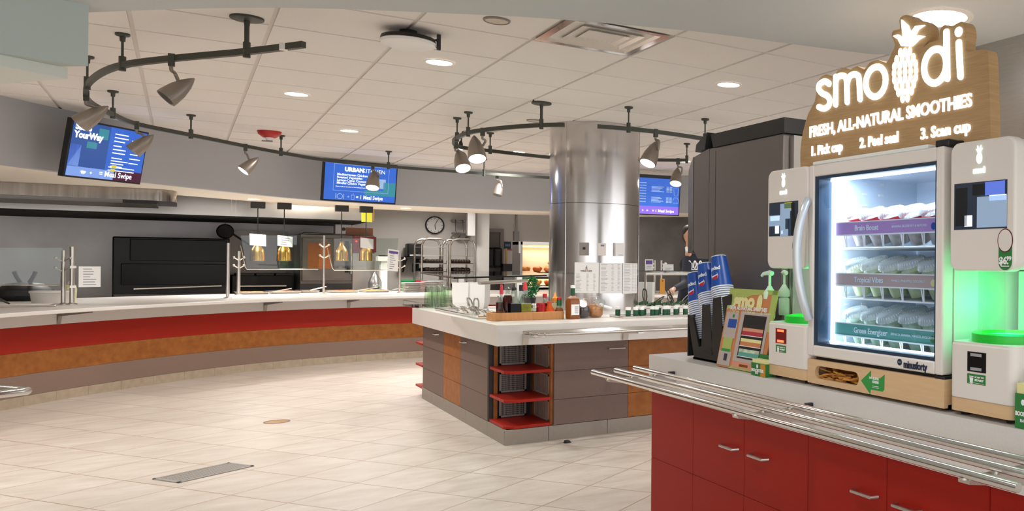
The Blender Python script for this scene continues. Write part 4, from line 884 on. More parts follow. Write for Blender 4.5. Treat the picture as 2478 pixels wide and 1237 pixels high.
# ------------------------------------------------------------------ things on the island
def at(px, py): return Zp(px, py, IT)
G1 = 'bottles in the bamboo condiment tray'
a, b = at(1192, 778), at(1369, 773)
ty = a.y; tx0, tx1 = a.x, b.x
t = thing('condiment_tray', 'bamboo tray holding the condiment bottles on the island corner', 'tray', ((tx0+tx1)/2, ty+.09, IT)); w = (tx1-tx0)/2
MB().box(-w, w, -.09, -.078, 0, .066).box(-w, w, .078, .09, 0, .066).box(-w, -w+.012, -.078, .078, 0, .066).box(w-.012, w, -.078, .078, 0, .066).build('sides', 'bamboo', t, bevel=.004); MB().box(-w+.012, w-.012, -.078, .078, .002, .012).build('base', 'bamboo', t)
def bottle(px, row, prof, liquid, lvl, lb, cap=None, capm='red_cap', gm='bottle_glass', label=None, sq=False, name='condiment_bottle', cat='bottle'):
    y = ty+(.05 if row == 0 else .13); q = Yp(px, 760, y)
    t = thing(name, lb, cat, (q.x, y, IT+.0125), 0, G1)
    n = 4 if sq else 18; mt = Matrix.Rotation(PI/4, 4, 'Z') if sq else None; kk = 1.35 if sq else 1
    pr = [(r*kk, z) for r, z in prof]
    gp = pr
    if liquid and lvl < pr[-1][1]:
        up = [q_ for q_ in pr if q_[1] > lvl]; gp = [(up[0][0]*.97, lvl+.001)]+up
        lo_ = [q_ for q_ in pr if q_[1] <= lvl]
        if lo_: f_ = (lvl-lo_[-1][1])/max(1e-6, up[0][1]-lo_[-1][1]); gp[0] = (lo_[-1][0]+(up[0][0]-lo_[-1][0])*f_, lvl+.001)
    if gm: MB().lathe(gp, n=n, mtx=mt).build('bottle', gm, t, smooth=.9 if not sq else .3)
    if liquid:
        lp = [(max(.0015, r*.93), z+.002) for r, z in pr if z <= lvl]; 
        last = [(r, z) for r, z in pr if z > lvl]
        lp = [(r/.93*.99, z) for r, z in lp]; lp.append((gp[0][0]*.99, lvl))
        MB().lathe(lp, n=n, mtx=mt).build('contents', liquid, t, smooth=.9 if not sq else .3)
    if cap: MB().lathe(cap, n=14).build('cap', capm, t)
    if label: 
        r, z0, z1, m = label; MB().lathe([(r, z0), (r, z1)], n=18, caps=False).build('label', m, t)
    return t
bottle(1209, 1, [(.025, 0), (.03, .1), (.03, .13), (.012, .16), (.012, .17)], 'wine', .13, 'small dark red bottle at the left end of the bamboo tray', [(.012, .17), (.018, .175), (.018, .19), (.008, .195)], 'brushed')
bottle(1213, 0, [(.045, 0), (.044, .02), (.028, .085), (.012, .125), (.011, .2)], 'dressing', .07, 'flask of brown dressing with a red pourer, leftmost in front', [(.013, .2), (.015, .22), (.009, .28), (.004, .285)], 'pink_pour')
bottle(1228, 1, [(.038, 0), (.038, .16), (.03, .185), (.016, .21), (.016, .24)], 'wine', .19, 'round dark wine coloured bottle behind the flask', [(.017, .24), (.02, .245), (.012, .262)], 'lid_glass')
bottle(1244, 0, [(.042, 0), (.042, .13), (.026, .16), (.018, .235)], 'balsamic', .125, 'square bottle of black vinegar in the bamboo tray', [(.018, .235), (.02, .25), (.008, .262), (.003, .29)], 'black', sq=True)
bottle(1270, 0, [(.042, 0), (.042, .13), (.03, .165), (.018, .2), (.018, .235)], 'olive', .12, 'square bottle of green olive oil with a red pourer', [(.018, .235), (.02, .25), (.012, .29), (.008, .302)], 'pink_pour', sq=True)
bottle(1262, 1, [(.035, 0), (.035, .16), (.022, .19), (.02, .225)], 'soy', .1, 'bottle with a black neck behind the olive oil', [(.021, .225), (.022, .26), (.021, .275)], 'charcoal')
bottle(1292, 0, [(.022, 0), (.02, .07), (.024, .09)], 'cup_white', .05, 'small glass shaker with a steel top, right of the olive oil', [(.026, .088), (.027, .105), (.014, .122), (.002, .126)], 'brushed')
bottle(1309, 0, [(.036, 0), (.038, .1), (.034, .105), (.036, .125)], None, 0, 'short ketchup red jar in the middle of the bamboo tray', [(.001, .0), (.036, .0), (.038, .1), (.034, .106), (.036, .126), (.001, .128)], 'ketchup', gm=None)
bottle(1318, 1, [(.022, 0), (.023, .1), (.012, .14), (.013, .165)], 'soy', .12, 'slim soy sauce bottle with a red cap', [(.017, .165), (.018, .175), (.018, .198), (.015, .2)], 'red_cap')
bottle(1329, 0, [(.03, 0), (.043, .03), (.043, .06), (.018, .105), (.02, .135)], 'sriracha', .13, 'round bottle of orange hot sauce', [(.0195, .128), (.022, .136), (.001, .138)], 'sriracha')
bottle(1343, 1, [(.025, 0), (.025, .13)], 'fruit_pale', .12, 'squeeze bottle with an orange pointed tip', [(.025, .13), (.025, .16), (.014, .172), (.006, .205), (.002, .21)], 'orange_cap')
bottle(1353, 0, [(.036, 0), (.036, .055), (.02, .095), (.018, .13)], 'amber', .08, 'hot sauce bottle with a green neck and red cap', [(.017, .15), (.019, .153), (.019, .17), (.016, .172)], 'red_cap', label=(.02, .1, .15, 'green_cap'))
# tall bottle and jars right of the tray
q = at(1391, 773)
t = thing('dressing_bottle', 'square bottle of brown dressing with a white label, right of the bamboo tray', 'bottle', (q.x, q.y+.05, IT))
mt = Matrix.Rotation(PI/4+.15, 4, 'Z')
MB().lathe([(.056, 0), (.06, .01), (.06, .15), (.05, .175), (.018, .2), (.016, .24)], n=4, mtx=mt).build('contents', 'amber', t, smooth=.3); MB().lathe([(.017, .2), (.018, .27)], n=14).build('neck_wrap', 'jar_green', t); MB().lathe([(.019, .262), (.02, .285), (.001, .287)], n=14).build('cap', 'white_plastic', t)
m = mt @ Matrix.Rotation(-PI/4, 4, 'Z')
o = MB().box(-.036, .036, -.0432, -.0425, .035, .125).xf(Matrix.Rotation(.15, 4, 'Z')).build('label', 'paper', t, smooth=0)
mb = MB()
for k in range(8): mb.box(-.005, .028, -.0436, -.0432, .05+k*.008, .054+k*.008)
mb.xf(Matrix.Rotation(.15, 4, 'Z')).build('label_print', 'ink', t, smooth=0)
def jar(px, py, r, lb, fm, tilt, h=.17):
    q = at(px, py); t = thing('slanted_jar', lb, 'jar', (q.x, q.y+r, IT), 0, 'slanted glass jars')
    MB().lathe([(r*.75, 0), (r*.95, .02), (r, h*.45), (r*.9, h*.8), (r*.6, h)], n=24).build('glass', 'glass', t)
    MB().lathe([(.001, .006), (r*.72, .006), (r*.92, .022), (r*.96, h*.45), (r*.8, h*.62), (.001, h*.64)], n=24).build('contents', fm, t)
    mm = Matrix.Translation((tilt*.02, -r*.75, h*.72)) @ Matrix.Rotation(PI/2-.55, 4, 'X')
    MB().lathe([(r*.58, -.012), (r*.64, .0), (r*.64, .012), (r*.58, .016), (.001, .016)], n=24, caps=False, mtx=mm).build('lid', 'lid_glass', t)
    return t
jar(1416, 771, .066, 'slanted glass jar of dark raisins behind the dressing bottle', 'raisin', -1)
t = jar(1447, 769, .075, 'slanted glass jar of granola with a white scoop', 'granola', 1, .18)
o = thing('scoop', 'white plastic scoop sticking out of the granola jar', 'scoop', tuple(t.location+Vector((.06, -.04, .1)))); MB().tube([(0, 0, 0), (.07, -.02, -.025)], [.012, .014], 8).build('scoop_handle', 'white_plastic', o); MB().sphere((-.015, .005, .006), .02, 8, 6).build('bowl', 'white_plastic', o)
# tray of little green seed jars
a, b = at(1515, 771), at(1668, 764)
t = thing('steel_tray', 'steel tray under the little green jars', 'tray', ((a.x+b.x)/2+.1, a.y+.16, IT)); w = (b.x-a.x)/2+.12
MB().box(-w, w, -.15, .15, 0, .012).build('tray', 'brushed', t, bevel=.004); mb = MB().tube([(-w, -.15, .014), (w, -.15, .014), (w, .15, .014), (-w, .15, .014)], .005, 6, True).build('rim', 'chrome', t)
base = None
for k, (px, py) in enumerate(((1495, 764), (1520, 766), (1533, 760), (1541, 766), (1558, 762), (1567, 767), (1579, 764), (1592, 760), (1604, 766), (1613, 761), (1623, 764), (1634, 758), (1648, 764), (1578, 758), (1640, 767), (1660, 762))):
    q = Zp(px, py, IT+.013); loc = (q.x, max(min(q.y, a.y+.28), a.y+.05), IT+.0125)
    if base is None:
        base = thing('seed_jar', 'little green labelled jar with a white lid on the steel tray', 'jar', loc, 0, 'green jars on the steel tray')
        MB().lathe([(.001, 0), (.021, 0), (.022, .005), (.022, .058), (.02, .06)], n=16).build('jar', 'jar_green', base); MB().lathe([(.023, .056), (.024, .06), (.024, .08), (.001, .082)], n=16).build('lid', 'white_plastic', base)
    else: copy_tree(base, None, loc, (0, 0, R.random()*6))
q = at(1470, 762)
# tumblers in a rack, cutlery and napkin bins at the left of the island
base = None
for k, (px, py, z) in enumerate(((1038, 741, 0), (1050, 738, 0), (1063, 737, 0), (1076, 735, 0), (1054, 746, 0), (1068, 744, 0), (1083, 742, 0), (1045, 748, 0))):
    q = at(px, py)
    if base is None:
        base = thing('tumbler', 'upturned green tinted tumbler in the rack at the far left of the island', 'tumbler', q, 0, 'upturned green tumblers')
        MB().lathe([(.05, 0), (.048, .01), (.038, .19), (.034, .2), (.001, .2)], n=20, caps=False).build('body', 'tumbler', base); MB().lathe([(.05, 0), (.052, .003), (.05, .007)], n=20, caps=False).build('rim', 'cup_glass', base)
    else: copy_tree(base, None, q+Vector((0, 0, .012)))
base.location.z += .012
a = at(1060, 746); t = thing('tumbler_rack', 'clear rack under the green tumblers', 'rack', (a.x, a.y+.2, IT)); MB().tube([(-.19, -.25, .06), (.19, -.25, .06), (.19, .5, .06), (-.19, .5, .06)], .005, 6, True).build('rail', 'cup_glass', t); MB().box(-.2, .2, -.26, .52, 0, .01).build('base', 'guard', t)
for sx in (-.19, .19):
    for sy in (-.25, .5): MB().cyl((sx, sy, .005), (sx, sy, .06), .005, n=6).build('post', 'cup_glass', t)
a, b = at(1045, 752), at(1190, 772)
t = thing('cutlery_tray', 'long steel tray full of cutlery on the left edge of the island', 'tray', (a.x+.12, (a.y+b.y)/2, IT)); ln = (a.y-b.y)/2
MB().box(-.09, .22, -ln, ln, 0, .008).build('base', 'brushed', t); MB().tube([(-.09, -ln, .02), (.22, -ln, .02), (.22, ln, .02), (-.09, ln, .02)], .007, 6, True).build('rim', 'chrome', t)
kinds = ['fork', 'knife', 'spoon']; protos = {}
for k in range(22):
    kd = kinds[k % 3]; y = b.y+.12+(a.y-b.y-.35)*((k*7) % 22)/22; x = a.x+.09+R.uniform(0, .12)
    rot = (0, -.12-R.random()*.25, PI/2+2.6+R.uniform(-.5, .5)); loc = (x, y, IT+.03+R.random()*.02)
    if kd not in protos:
        o = thing(kd, {'fork': 'steel fork lying in the cutlery tray', 'knife': 'steel knife lying in the cutlery tray', 'spoon': 'steel spoon lying in the cutlery tray'}[kd], kd, loc, 0, kd+('s' if kd != 'knife' else '')+' in the cutlery tray'); o.rotation_euler = rot
        if kd == 'knife': MB().box(-.09, .0, -.007, .007, -.003, .003).build('handle', 'chrome', o, bevel=.002); MB().prism([(0, -.008), (.1, -.007), (.12, .002), (.1, .008), (0, .008)], -.0015, .0015).build('blade', 'chrome', o)
        else:
            MB().tube([(-.1, 0, 0), (-.05, 0, .004), (.04, 0, 0)], [.007, .0055, .0035], 6).build('handle', 'chrome', o)
            if kd == 'spoon': MB().sphere((.07, 0, .004), .022, 10, 6, (1.5, 1, .35)).build('bowl', 'chrome', o)
            else: MB().box(.04, .065, -.012, .012, -.0015, .0015).box(.065, .1, -.012, -.008, -.0015, .0015).box(.065, .1, -.002, .002, -.0015, .0015).box(.065, .1, .008, .012, -.0015, .0015).build('head', 'chrome', o)
        protos[kd] = o
    else: copy_tree(protos[kd], None, loc, rot)
for px, py, rz in ((1142, 762, 1.7), (1150, 764, 1.35)): 
    q = at(px, py); tongs('serving_tongs', 'steel tongs standing up in the cutlery tray, '+('left' if px < 1145 else 'right')+' one', (q.x+.05, q.y+.15, IT+.01), rz, .12, 1.1, 'tongs in the cutlery tray')
base = None
for px, lb in ((1128, 'left white flared napkin bin behind the cutlery'), (1168, 'right white flared napkin bin behind the cutlery'), (1553, 'left white bin behind the steel column'), (1575, 'right white bin under the salad guard')):
    py = 747 if px < 1200 else 741
    q = Zp(px, py, IT); q.y += .12
    if base is None:
        base = thing('napkin_bin', lb, 'bin', q, -.60, 'white flared napkin bins'); s1, s0, hh = .082, .062, .265
        MB().ring([[(sx*s0, sy*s0, 0) for sx, sy in ((1, 1), (-1, 1), (-1, -1), (1, -1))], [(sx*s0*1.25, sy*s0*1.25, .06) for sx, sy in ((1, 1), (-1, 1), (-1, -1), (1, -1))], [(sx*s1, sy*s1, hh) for sx, sy in ((1, 1), (-1, 1), (-1, -1), (1, -1))], [(sx*(s1-.006), sy*(s1-.006), hh) for sx, sy in ((1, 1), (-1, 1), (-1, -1), (1, -1))], [(sx*s0, sy*s0, .07) for sx, sy in ((1, 1), (-1, 1), (-1, -1), (1, -1))]]).build('bin', 'white_plastic', base, smooth=0)
        MB().box(-s1+.012, s1-.012, -s1+.012, s1-.012, .1, hh-.012).build('liner', 'paper', base)
    else: copy_tree(base, None, q, label=lb)
# glass shelf over the left part of the island
t = thing('glass_shelf', 'clear glass shelf on steel posts over the back of the island', 'shelf', (2.9, 8.9, IT))
Yg = 8.75
a, b, c, d = Yp(1020, 660, 9.45), Yp(1110, 675, 8.1), Yp(1330, 664, 8.1), Yp(1330, 655, 9.45)
zg = 1.30
a, b, c, d = Zp(1018, 661, zg), Zp(1100, 673, zg), Zp(1322, 667, zg), Zp(1322, 658, zg)
c = Vector((min(c.x, 3.0), c.y, zg)); d = Vector((min(d.x, 3.0), min(d.y, 9.6), zg)); a.y = min(a.y, 9.6)
MB().prism([(a.x, a.y), (b.x, b.y), (c.x, c.y), (d.x, d.y)], zg, zg+.008).build('pane', 'guard', t, True, smooth=0); MB().tube([a, b, c], .006, 6).build('edge', 'black_gloss', t, True)
for px, py in ((1103, 743), (1262, 752)):
    q = Zp(px, py, IT); q.y = min(q.y+.1, 9.3)
    MB().box(q.x-.03, q.x+.03, q.y-.03, q.y+.03, IT, zg-.04).build('post', 'brushed', t, True, bevel=.004); MB().lathe([(.07, IT), (.07, IT+.01), (.035, IT+.04)], (q.x, q.y, 0), 16).build('foot', 'brushed', t, True)
    MB().box(q.x-.1, q.x+.1, q.y-.05, q.y+.05, zg-.045, zg-.005).build('bracket', 'white_plastic', t, True, bevel=.006)
for px, py, w in ((1160, 683, .0),):
    p0, p1 = Zp(1160, 685, zg-.06), Zp(1275, 680, zg-.06)
    MB().tube([p0, p1], .014, 12).build('light_tube', 'brushed', t, True)
q = Zp(1296, 745, IT); t = thing('herb_plant', 'bushy green parsley plant behind the bottles', 'plant', (q.x+.02, q.y+.25, IT))
mb = MB()
for k in range(700):
    v = Vector((R.gauss(0, 1), R.gauss(0, 1), R.gauss(0, 1))).normalized()*R.uniform(.6, 1); c_ = Vector((v.x*.1, v.y*.1, .22+v.z*.13)); s_ = .014
    n1 = Vector((R.gauss(0, 1), R.gauss(0, 1), R.gauss(0, 1))).normalized()*s_; n2 = n1.orthogonal().normalized()*s_
    mb.add([c_-n1, c_+n2*.7, c_+n1, c_-n2*.7], [(0, 1, 2, 3)])
mb.build('leaves', 'herb', t); MB().lathe([(.05, 0), (.065, .1), (.055, .1), (.001, .09)], n=18).build('pot', 'charcoal', t)
# ------------------------------------------------------------------ on the steel column
def plate(name, x0, y0, x1, y1, m, lb, cat, th=.004, group=None):
    th0 = []
    r = PR+.002
    def ang(px):   # angle on the column for a picture column
        d = ray(px, 640); dx, dy = d[0], d[1]; L_ = math.hypot(dx, dy); dx /= L_; dy /= L_
        bq = dx*-PC.x+dy*-PC.y; cq = PC.length_squared-r*r; t_ = -bq-math.sqrt(max(0, bq*bq-cq)); return math.atan2(dy*t_-PC.y, dx*t_-PC.x), t_*L_*0+t_/1
    a0, t0 = ang(x0); a1, t1 = ang(x1); am = (a0+a1)/2
    px, py_ = PC.x+r*math.cos(am), PC.y+r*math.sin(am); fw = px*_s+py_*_c
    z0, z1 = H+(640.5-y1)/F*fw, H+(640.5-y0)/F*fw
    t = thing(name, lb, cat, (px, py_, z0), 0, group); n = 8
    rings = []
    for k in range(n+1):
        a_ = a0+(a1-a0)*k/n; c_, s_ = math.cos(a_), math.sin(a_)
        rings.append([(PC.x+r*c_, PC.y+r*s_, z0), (PC.x+(r+th)*c_, PC.y+(r+th)*s_, z0), (PC.x+(r+th)*c_, PC.y+(r+th)*s_, z1), (PC.x+r*c_, PC.y+r*s_, z1)])
    MB().ring(rings).build('panel', m, t, True, smooth=.5)
    def sub(nm, u0, u1, v0, v1, m2, dz=.001):
        rg = []
        for k in range(5):
            a_ = a0+(a1-a0)*(u0+(u1-u0)*k/4); c_, s_ = math.cos(a_), math.sin(a_); rr = r+th+dz
            rg.append([(PC.x+(r+th)*c_, PC.y+(r+th)*s_, z0+(z1-z0)*v0), (PC.x+rr*c_, PC.y+rr*s_, z0+(z1-z0)*v0), (PC.x+rr*c_, PC.y+rr*s_, z0+(z1-z0)*v1), (PC.x+(r+th)*c_, PC.y+(r+th)*s_, z0+(z1-z0)*v1)])
        return rg
    return t, sub, (a0, a1, z0, z1, r+th)
def menu_lines(t, sub, rows, cols, v1):
    mb = MB()
    for k in range(rows):
        v = v1-(v1-.05)*k/rows
        for c_, (u0, um) in enumerate(cols): mb.ring(sub('l', u0, u0+um*R.uniform(.6, 1), v-.006, v+.004, 'ink', .0008))
    mb.build('print', 'ink', t, True, smooth=0)
G = 'white menu sheets on the column'
t, sub, (a0, a1, z0, z1, rr) = plate('menu_sheet', 1391, 639, 1449, 713, 'paper', 'first menu sheet on the column, with a small boat emblem', 'menu', group=G); menu_lines(t, sub, 14, ((.06, .25), (.5, .1), (.78, .1)), .62)
MB().ring(sub('b', .42, .58, .78, .79, 0)).ring(sub('b', .45, .55, .765, .78, 0)).build('boat_emblem', 'flyer_orange', t, True, smooth=0); MB().ring(sub('b', .49, .52, .79, .9, 0)).ring(sub('b', .46, .54, .8, .84, 0)).build('boat_sail', 'plaque', t, True, smooth=0)
am = (a0+a1)/2; text('heading', 'PONG CAFE', 'ink_dark', .02, (PC.x+(rr+.003)*math.cos(am), PC.y+(rr+.003)*math.sin(am), z0+(z1-z0)*.72), (-math.sin(am), math.cos(am), 0), (0, 0, 1), t, .0004, 'CENTER', .0004)
t, sub, _q = plate('menu_sheet', 1451, 640, 1505, 713, 'paper', 'middle menu sheet on the column, text only', 'menu', group=G); menu_lines(t, sub, 20, ((.06, .28), (.5, .12), (.78, .12)), .95)
t, sub, _q = plate('menu_sheet', 1507, 640, 1541, 713, 'paper', 'narrow right menu sheet on the column edge', 'menu', group=G); menu_lines(t, sub, 18, ((.06, .4), (.55, .12), (.78, .1)), .95)
t, sub, _q = plate('card_reader', 1404, 591, 1424, 622, 'frame_grey', 'grey wall intercom with a round black button on the column', 'switch', .03); MB().ring(sub('k', .4, .7, .46, .64, 0, .004)).build('button', 'black', t, True)
t, sub, _q = plate('thermostat', 1447, 592, 1465, 622, 'machine_white', 'small white thermostat on the column', 'thermostat', .02); MB().ring(sub('k', .3, .75, .74, .88, 0, .002)).build('display', 'plaque', t, True)
t, sub, _q = plate('paper_notice', 1486, 591, 1506, 623, 'paper', 'blank white notice box on the column', 'notice', .03); MB().ring(sub('k', .3, .8, .06, .09, 0, .001)).build('print', 'ink', t, True)
# ------------------------------------------------------------------ salad well and guard at the right rear of the island
q = Zp(1600, 745, IT)
t = thing('salad_tray', 'steel salad tray of greens behind the little jars', 'food tray', (q.x, q.y+.15, IT)); MB().box(-.5, .55, -.2, .2, 0, .02).build('tray', 'brushed', t, bevel=.005)
mb = MB()
for k in range(160): c_ = Vector((R.uniform(-.45, .5), R.uniform(-.16, .16), .025+R.random()*.03)); s_ = .03; n1 = Vector((R.gauss(0, 1), R.gauss(0, 1), R.gauss(0, .5))).normalized()*s_; n2 = n1.orthogonal().normalized()*s_; mb.add([c_-n1, c_+n2*.7, c_+n1, c_-n2*.7], [(0, 1, 2, 3)])
tag(mb.build('greens', 'food_green', t), None, None, kind='stuff')
for k, (px, rz, L_, lb) in enumerate(((1573, 1.2, .15, 'leftmost serving tongs in the salad tray'), (1590, .4, .2, 'low tongs beside the leftmost ones in the salad tray'), (1635, 1.3, .11, 'tongs right of the reaching hand'), (1645, 1.9, .13, 'upright tongs at the right of the salad tray'), (1660, .6, .2, 'rightmost tongs beside the blue cups'))):
    p = Zp(px, 745, IT); tongs('serving_tongs', lb, (p.x, p.y+.12, IT+.03), rz, L_, [1.1, .4, 1.0, 1.4, .5][k], 'tongs in the salad tray', 'dark_steel')
t = thing('salad_guard', 'steel framed guard over the salad tray', 'glass guard', (q.x, q.y+.4, IT))
zg = 1.275; yb_ = q.y+.32
A, B = Yp(1562, 662, yb_), Yp(1700, 666, yb_); zg = A.z
MB().tube([(A.x, yb_, IT), (A.x, yb_, zg), (B.x+.9, yb_, zg)], .02, 10).build('frame', 'brushed', t, True); MB().lathe([(.06, IT), (.06, IT+.01), (.025, IT+.03)], (A.x, yb_, 0), 16).build('foot', 'brushed', t, True)
MB().cyl((B.x+.85, yb_, IT), (B.x+.85, yb_, zg), .02, n=10).build('post', 'brushed', t, True)
MB().box(A.x-.05, B.x+.95, yb_-.16, yb_+.2, zg+.022, zg+.032).build('pane', 'guard', t, True, smooth=0); MB().box(A.x-.05, B.x+.95, yb_-.165, yb_-.155, zg+.02, zg+.034).build('edge', 'black_gloss', t, True)
def stand_card(name, px, py, w, h, m, lb, Y, z):
    p = Yp(px, py, Y); t = thing(name, lb, 'sign card', (p.x, Y, z)); t.rotation_euler = (-.1, 0, -.3)
    MB().box(-w/2, w/2, -.002, .002, 0, h).build('card', 'paper', t); MB().box(-w*.4, w*.4, -.003, -.002, h*.55, h*.9).build('heading', m, t)
    MB().box(-w*.3, w*.2, -.003, -.002, h*.2, h*.25).box(-w*.3, w*.3, -.003, -.002, h*.35, h*.4).build('print', 'ink', t)
stand_card('purple_card', 1571, 646, .09, .125, 'purple', 'small card with a purple heading on the salad guard', yb_, zg+.033)
stand_card('white_card', 1617, 652, .12, .07, 'paper', 'small blank white card on the salad guard', yb_, zg+.033)
# rear counter details seen right of the column
a = Yp(1580, 690, 13.3)
for px, lb in ((1584, 'left of two slim guard posts behind the salad tray'), (1600, 'right of two slim guard posts behind the salad tray')):
    p = Yp(px, 702, 12.6); tt = Yp(px, 630, 12.6)
    t = thing('guard_post', lb, 'guard post', (p.x, 12.6, WT), 0, 'sneeze guard posts'); MB().cyl((0, 0, 0), (0, 0, tt.z-WT), .018, n=12).build('post', 'brushed', t); MB().lathe([(.045, 0), (.045, .008), (.018, .02)], n=16).build('foot', 'brushed', t)
    for zz in (.06, .12): MB().sphere((.06 if px > 1590 else -.06, -.03, tt.z-WT-zz), .026, 10, 6).tube([(0, 0, tt.z-WT-zz), (.05 if px > 1590 else -.05, -.025, tt.z-WT-zz)], .009, 6).build('clamp_knob', 'white_plastic', t)
p = Yp(1602, 705, 12.3); t = thing('cutting_board', 'upright tan board behind the reaching hand', 'board', (p.x+.03, 12.35, WT)); MB().box(-.04, .04, -.01, .01, 0, .24).build('board', 'box_orange', t, bevel=.004); MB().box(-.012, .012, -.011, .011, .2, .215).build('hang_slot', 'dark', t)
a, b = Yp(1552, 552, 14.3), Yp(1680, 552, 14.3)
struct(MB().box(a.x-.2, 11.8, 14.8, 14.9, 0, 2.45).build('wall_panel', 'dark_steel', smooth=0))
# ================================================================== NEAR COUNTER
CT = .925; SX = 1.945; XM = 1.968
t = thing('near_worktop', 'thick white worktop under the smoothie machines', 'worktop', (2.4, 1.5, CT))
MB().box(SX, 2.95, -.6, 4.088, CT-.04, CT).build('slab', 'solid', t, True, smooth=0); MB().box(SX, 1.985, -.6, 4.088, .735, CT-.04).box(1.985, 2.95, 4.05, 4.088, .735, CT-.04).build('apron', 'solid', t, True, smooth=0)
XC = 1.978
ycut = [Xp(px, 1090, XC-.018).y for px in (1677, 1801, 1956, 2147, 2397)]
yend = Xp(1577, 1000, XC-.018).y
def red_cab(lb, ya, ys, handles):
    t = thing('red_cabinet', lb, 'cabinet', (2.4, (ya+ys[-1])/2, 0), 0, 'red cabinets under the smoothie machines')
    MB().box(XC, 2.9, ya, ys[-1], .0, .733).build('carcass', 'red_lacquer', t, True, smooth=0)
    lo = [ya]+list(ys[:-1])
    for k, (y0, y1) in enumerate(zip(lo, ys)):
        d = None
        for z0, z1 in ((.0, .105), (.105, .388), (.388, .731)):
            o = MB().box(XC-.018, XC, y0+.0015, y1-.0015, z0+.001, z1-.001).build('door' if d is None else 'door_panel', 'red_lacquer', t if d is None else d, True, smooth=0)
            d = d or o
        if handles[k] is not None:
            h = handles[k]; z = .582
            MB().tube([(XC-.018, h-.062, z), (XC-.046, h-.056, z), (XC-.046, h+.056, z), (XC-.018, h+.062, z)], .0065, 8).build('handle', 'brushed', d, True)
hy = [Xp(px, y, XC-.04).y for px, y in ((1760, 1035), (1830, 1056), (2087, 1135), (2190, 1167))]
red_cab('red cabinet at the far end, next to the island', ycut[0], (yend,), (None,))
red_cab('red double cabinet under the small left blender', ycut[2], (ycut[1], ycut[0]), (hy[1], hy[0]))
red_cab('red double cabinet under the freezer and right blender', ycut[4], (ycut[3], ycut[2]), (hy[3], hy[2]))
red_cab('red cabinet cut by the right edge of the frame', ycut[4]-1.3, (ycut[4]-.65, ycut[4]), (None, ycut[4]-.15))
# tray rail of three bars
t = thing('tray_rail', 'three bar steel tray rail in front of the red cabinets', 'tray rail', (1.72, 2.6, .86))
ZR = .868
for k, x in enumerate((1.600, 1.720, 1.840)):
    y1 = (3.985, 3.99, 4.03)[k]
    MB().tube([(x, 1.335 if k == 0 else 1.30, ZR), (x, y1, ZR)], .0128, 16).build('bar', 'chrome', t, True)
for px, py in ((1476, 918), (1785, 1010), (2339, 1163)):
    y = Xp(px, py, 1.61).y
    MB().prism([(SX-.001, .79), (SX-.02, .79), (1.66, .832), (1.60, .842), (1.60, .852), (SX-.001, .852)], y-.02, y+.02, 'y').build('bracket', 'brushed', t, True)
    for x in (1.6, 1.72, 1.84): MB().cyl((x, y, .852), (x, y, .858), .012, n=10).build('spacer', 'brushed', t, True)
    MB().box(1.915, SX, y-.009, y+.009, .852, .866).build('clip', 'charcoal', t, True)
# ------------------------------------------------------------------ display freezer
FY0, FY1 = 1.965, 2.712; FZ0, FZ1 = 1.043, 1.793; XB = XM+.055
fz = thing('display_freezer', 'white glass door display freezer in the middle of the smoothie machine', 'freezer', (2.25, (FY0+FY1)/2, CT))
def fb(nm, mb, m, par=None, **k): return mb.build(nm, m, par or fz, True, **k)
FX1 = 2.55
fb('cabinet_shell', MB().box(XB, FX1, FY0+.0, FY0+.03, FZ0, FZ1).box(XB, FX1, FY1-.03, FY1, FZ0, FZ1).box(XB, FX1, FY0+.03, FY1-.03, FZ1-.03, FZ1).box(XB, FX1, FY0+.03, FY1-.03, FZ0, FZ0+.03), 'machine_white', smooth=0)
fb('inner_back', MB().box(FX1-.03, FX1, FY0+.03, FY1-.03, FZ0+.03, FZ1-.03), 'freezer_in', smooth=0)
fb('inner_lining', MB().box(XB+.01, FX1-.03, FY1-.036, FY1-.0305, FZ0+.03, FZ1-.03).box(XB+.01, FX1-.03, FY0+.0305, FY0+.036, FZ0+.03, FZ1-.03).box(XB+.01, FX1-.03, FY0+.036, FY1-.036, FZ0+.0305, FZ0+.036).box(XB+.01, FX1-.03, FY0+.036, FY1-.036, FZ1-.036, FZ1-.0305), 'freezer_in', smooth=0)
gy1, gy0 = Xp(1968, 640, XM).y, Xp(2263, 640, XM).y; gz1, gz0 = Xp(1968, 428, XM).z, Xp(1965, 835, XM).z
def fring(o, i, x0, x1):
    (a, b, c, d), (e, f, g, h) = o, i
    return MB().box(x0, x1, a, e, c, d).box(x0, x1, f, b, c, d).box(x0, x1, e, f, h, d).box(x0, x1, e, f, c, g)
dr = fb('door', fring((FY0-.0, FY1, FZ0, FZ1), (gy0, gy1, gz0, gz1), XM, XB-.004), 'machine_white', bevel=.006)
fb('gasket', fring((gy0-.001, gy1+.001, gz0-.001, gz1+.001), (gy0+.008, gy1-.026, gz0+.012, gz1-.012), XM+.006, XB+.02), 'gasket', dr, smooth=0)
fb('door_glass', MB().box(XM+.012, XM+.016, gy0, gy1, gz0, gz1), 'door_glass', dr, smooth=0)
hp = [Xp(1955, 484, XM-.01), Xp(1945, 505, XM-.035), Xp(1932, 560, XM-.055), Xp(1928, 620, XM-.06), Xp(1933, 680, XM-.055), Xp(1945, 735, XM-.035), Xp(1958, 772, XM-.008)]
fb('handle', MB().tube(crom(hp, 5), .0175, 14), 'handle_grey', dr)
text('maker_lettering', 'minusforty', 'navy', .036, (XM-.001, Xp(2187, 885, XM).y, Xp(2187, 882, XM).z), (0, -1, 0), (0, 0, 1), dr, .001, 'LEFT', .0012, width=.115)
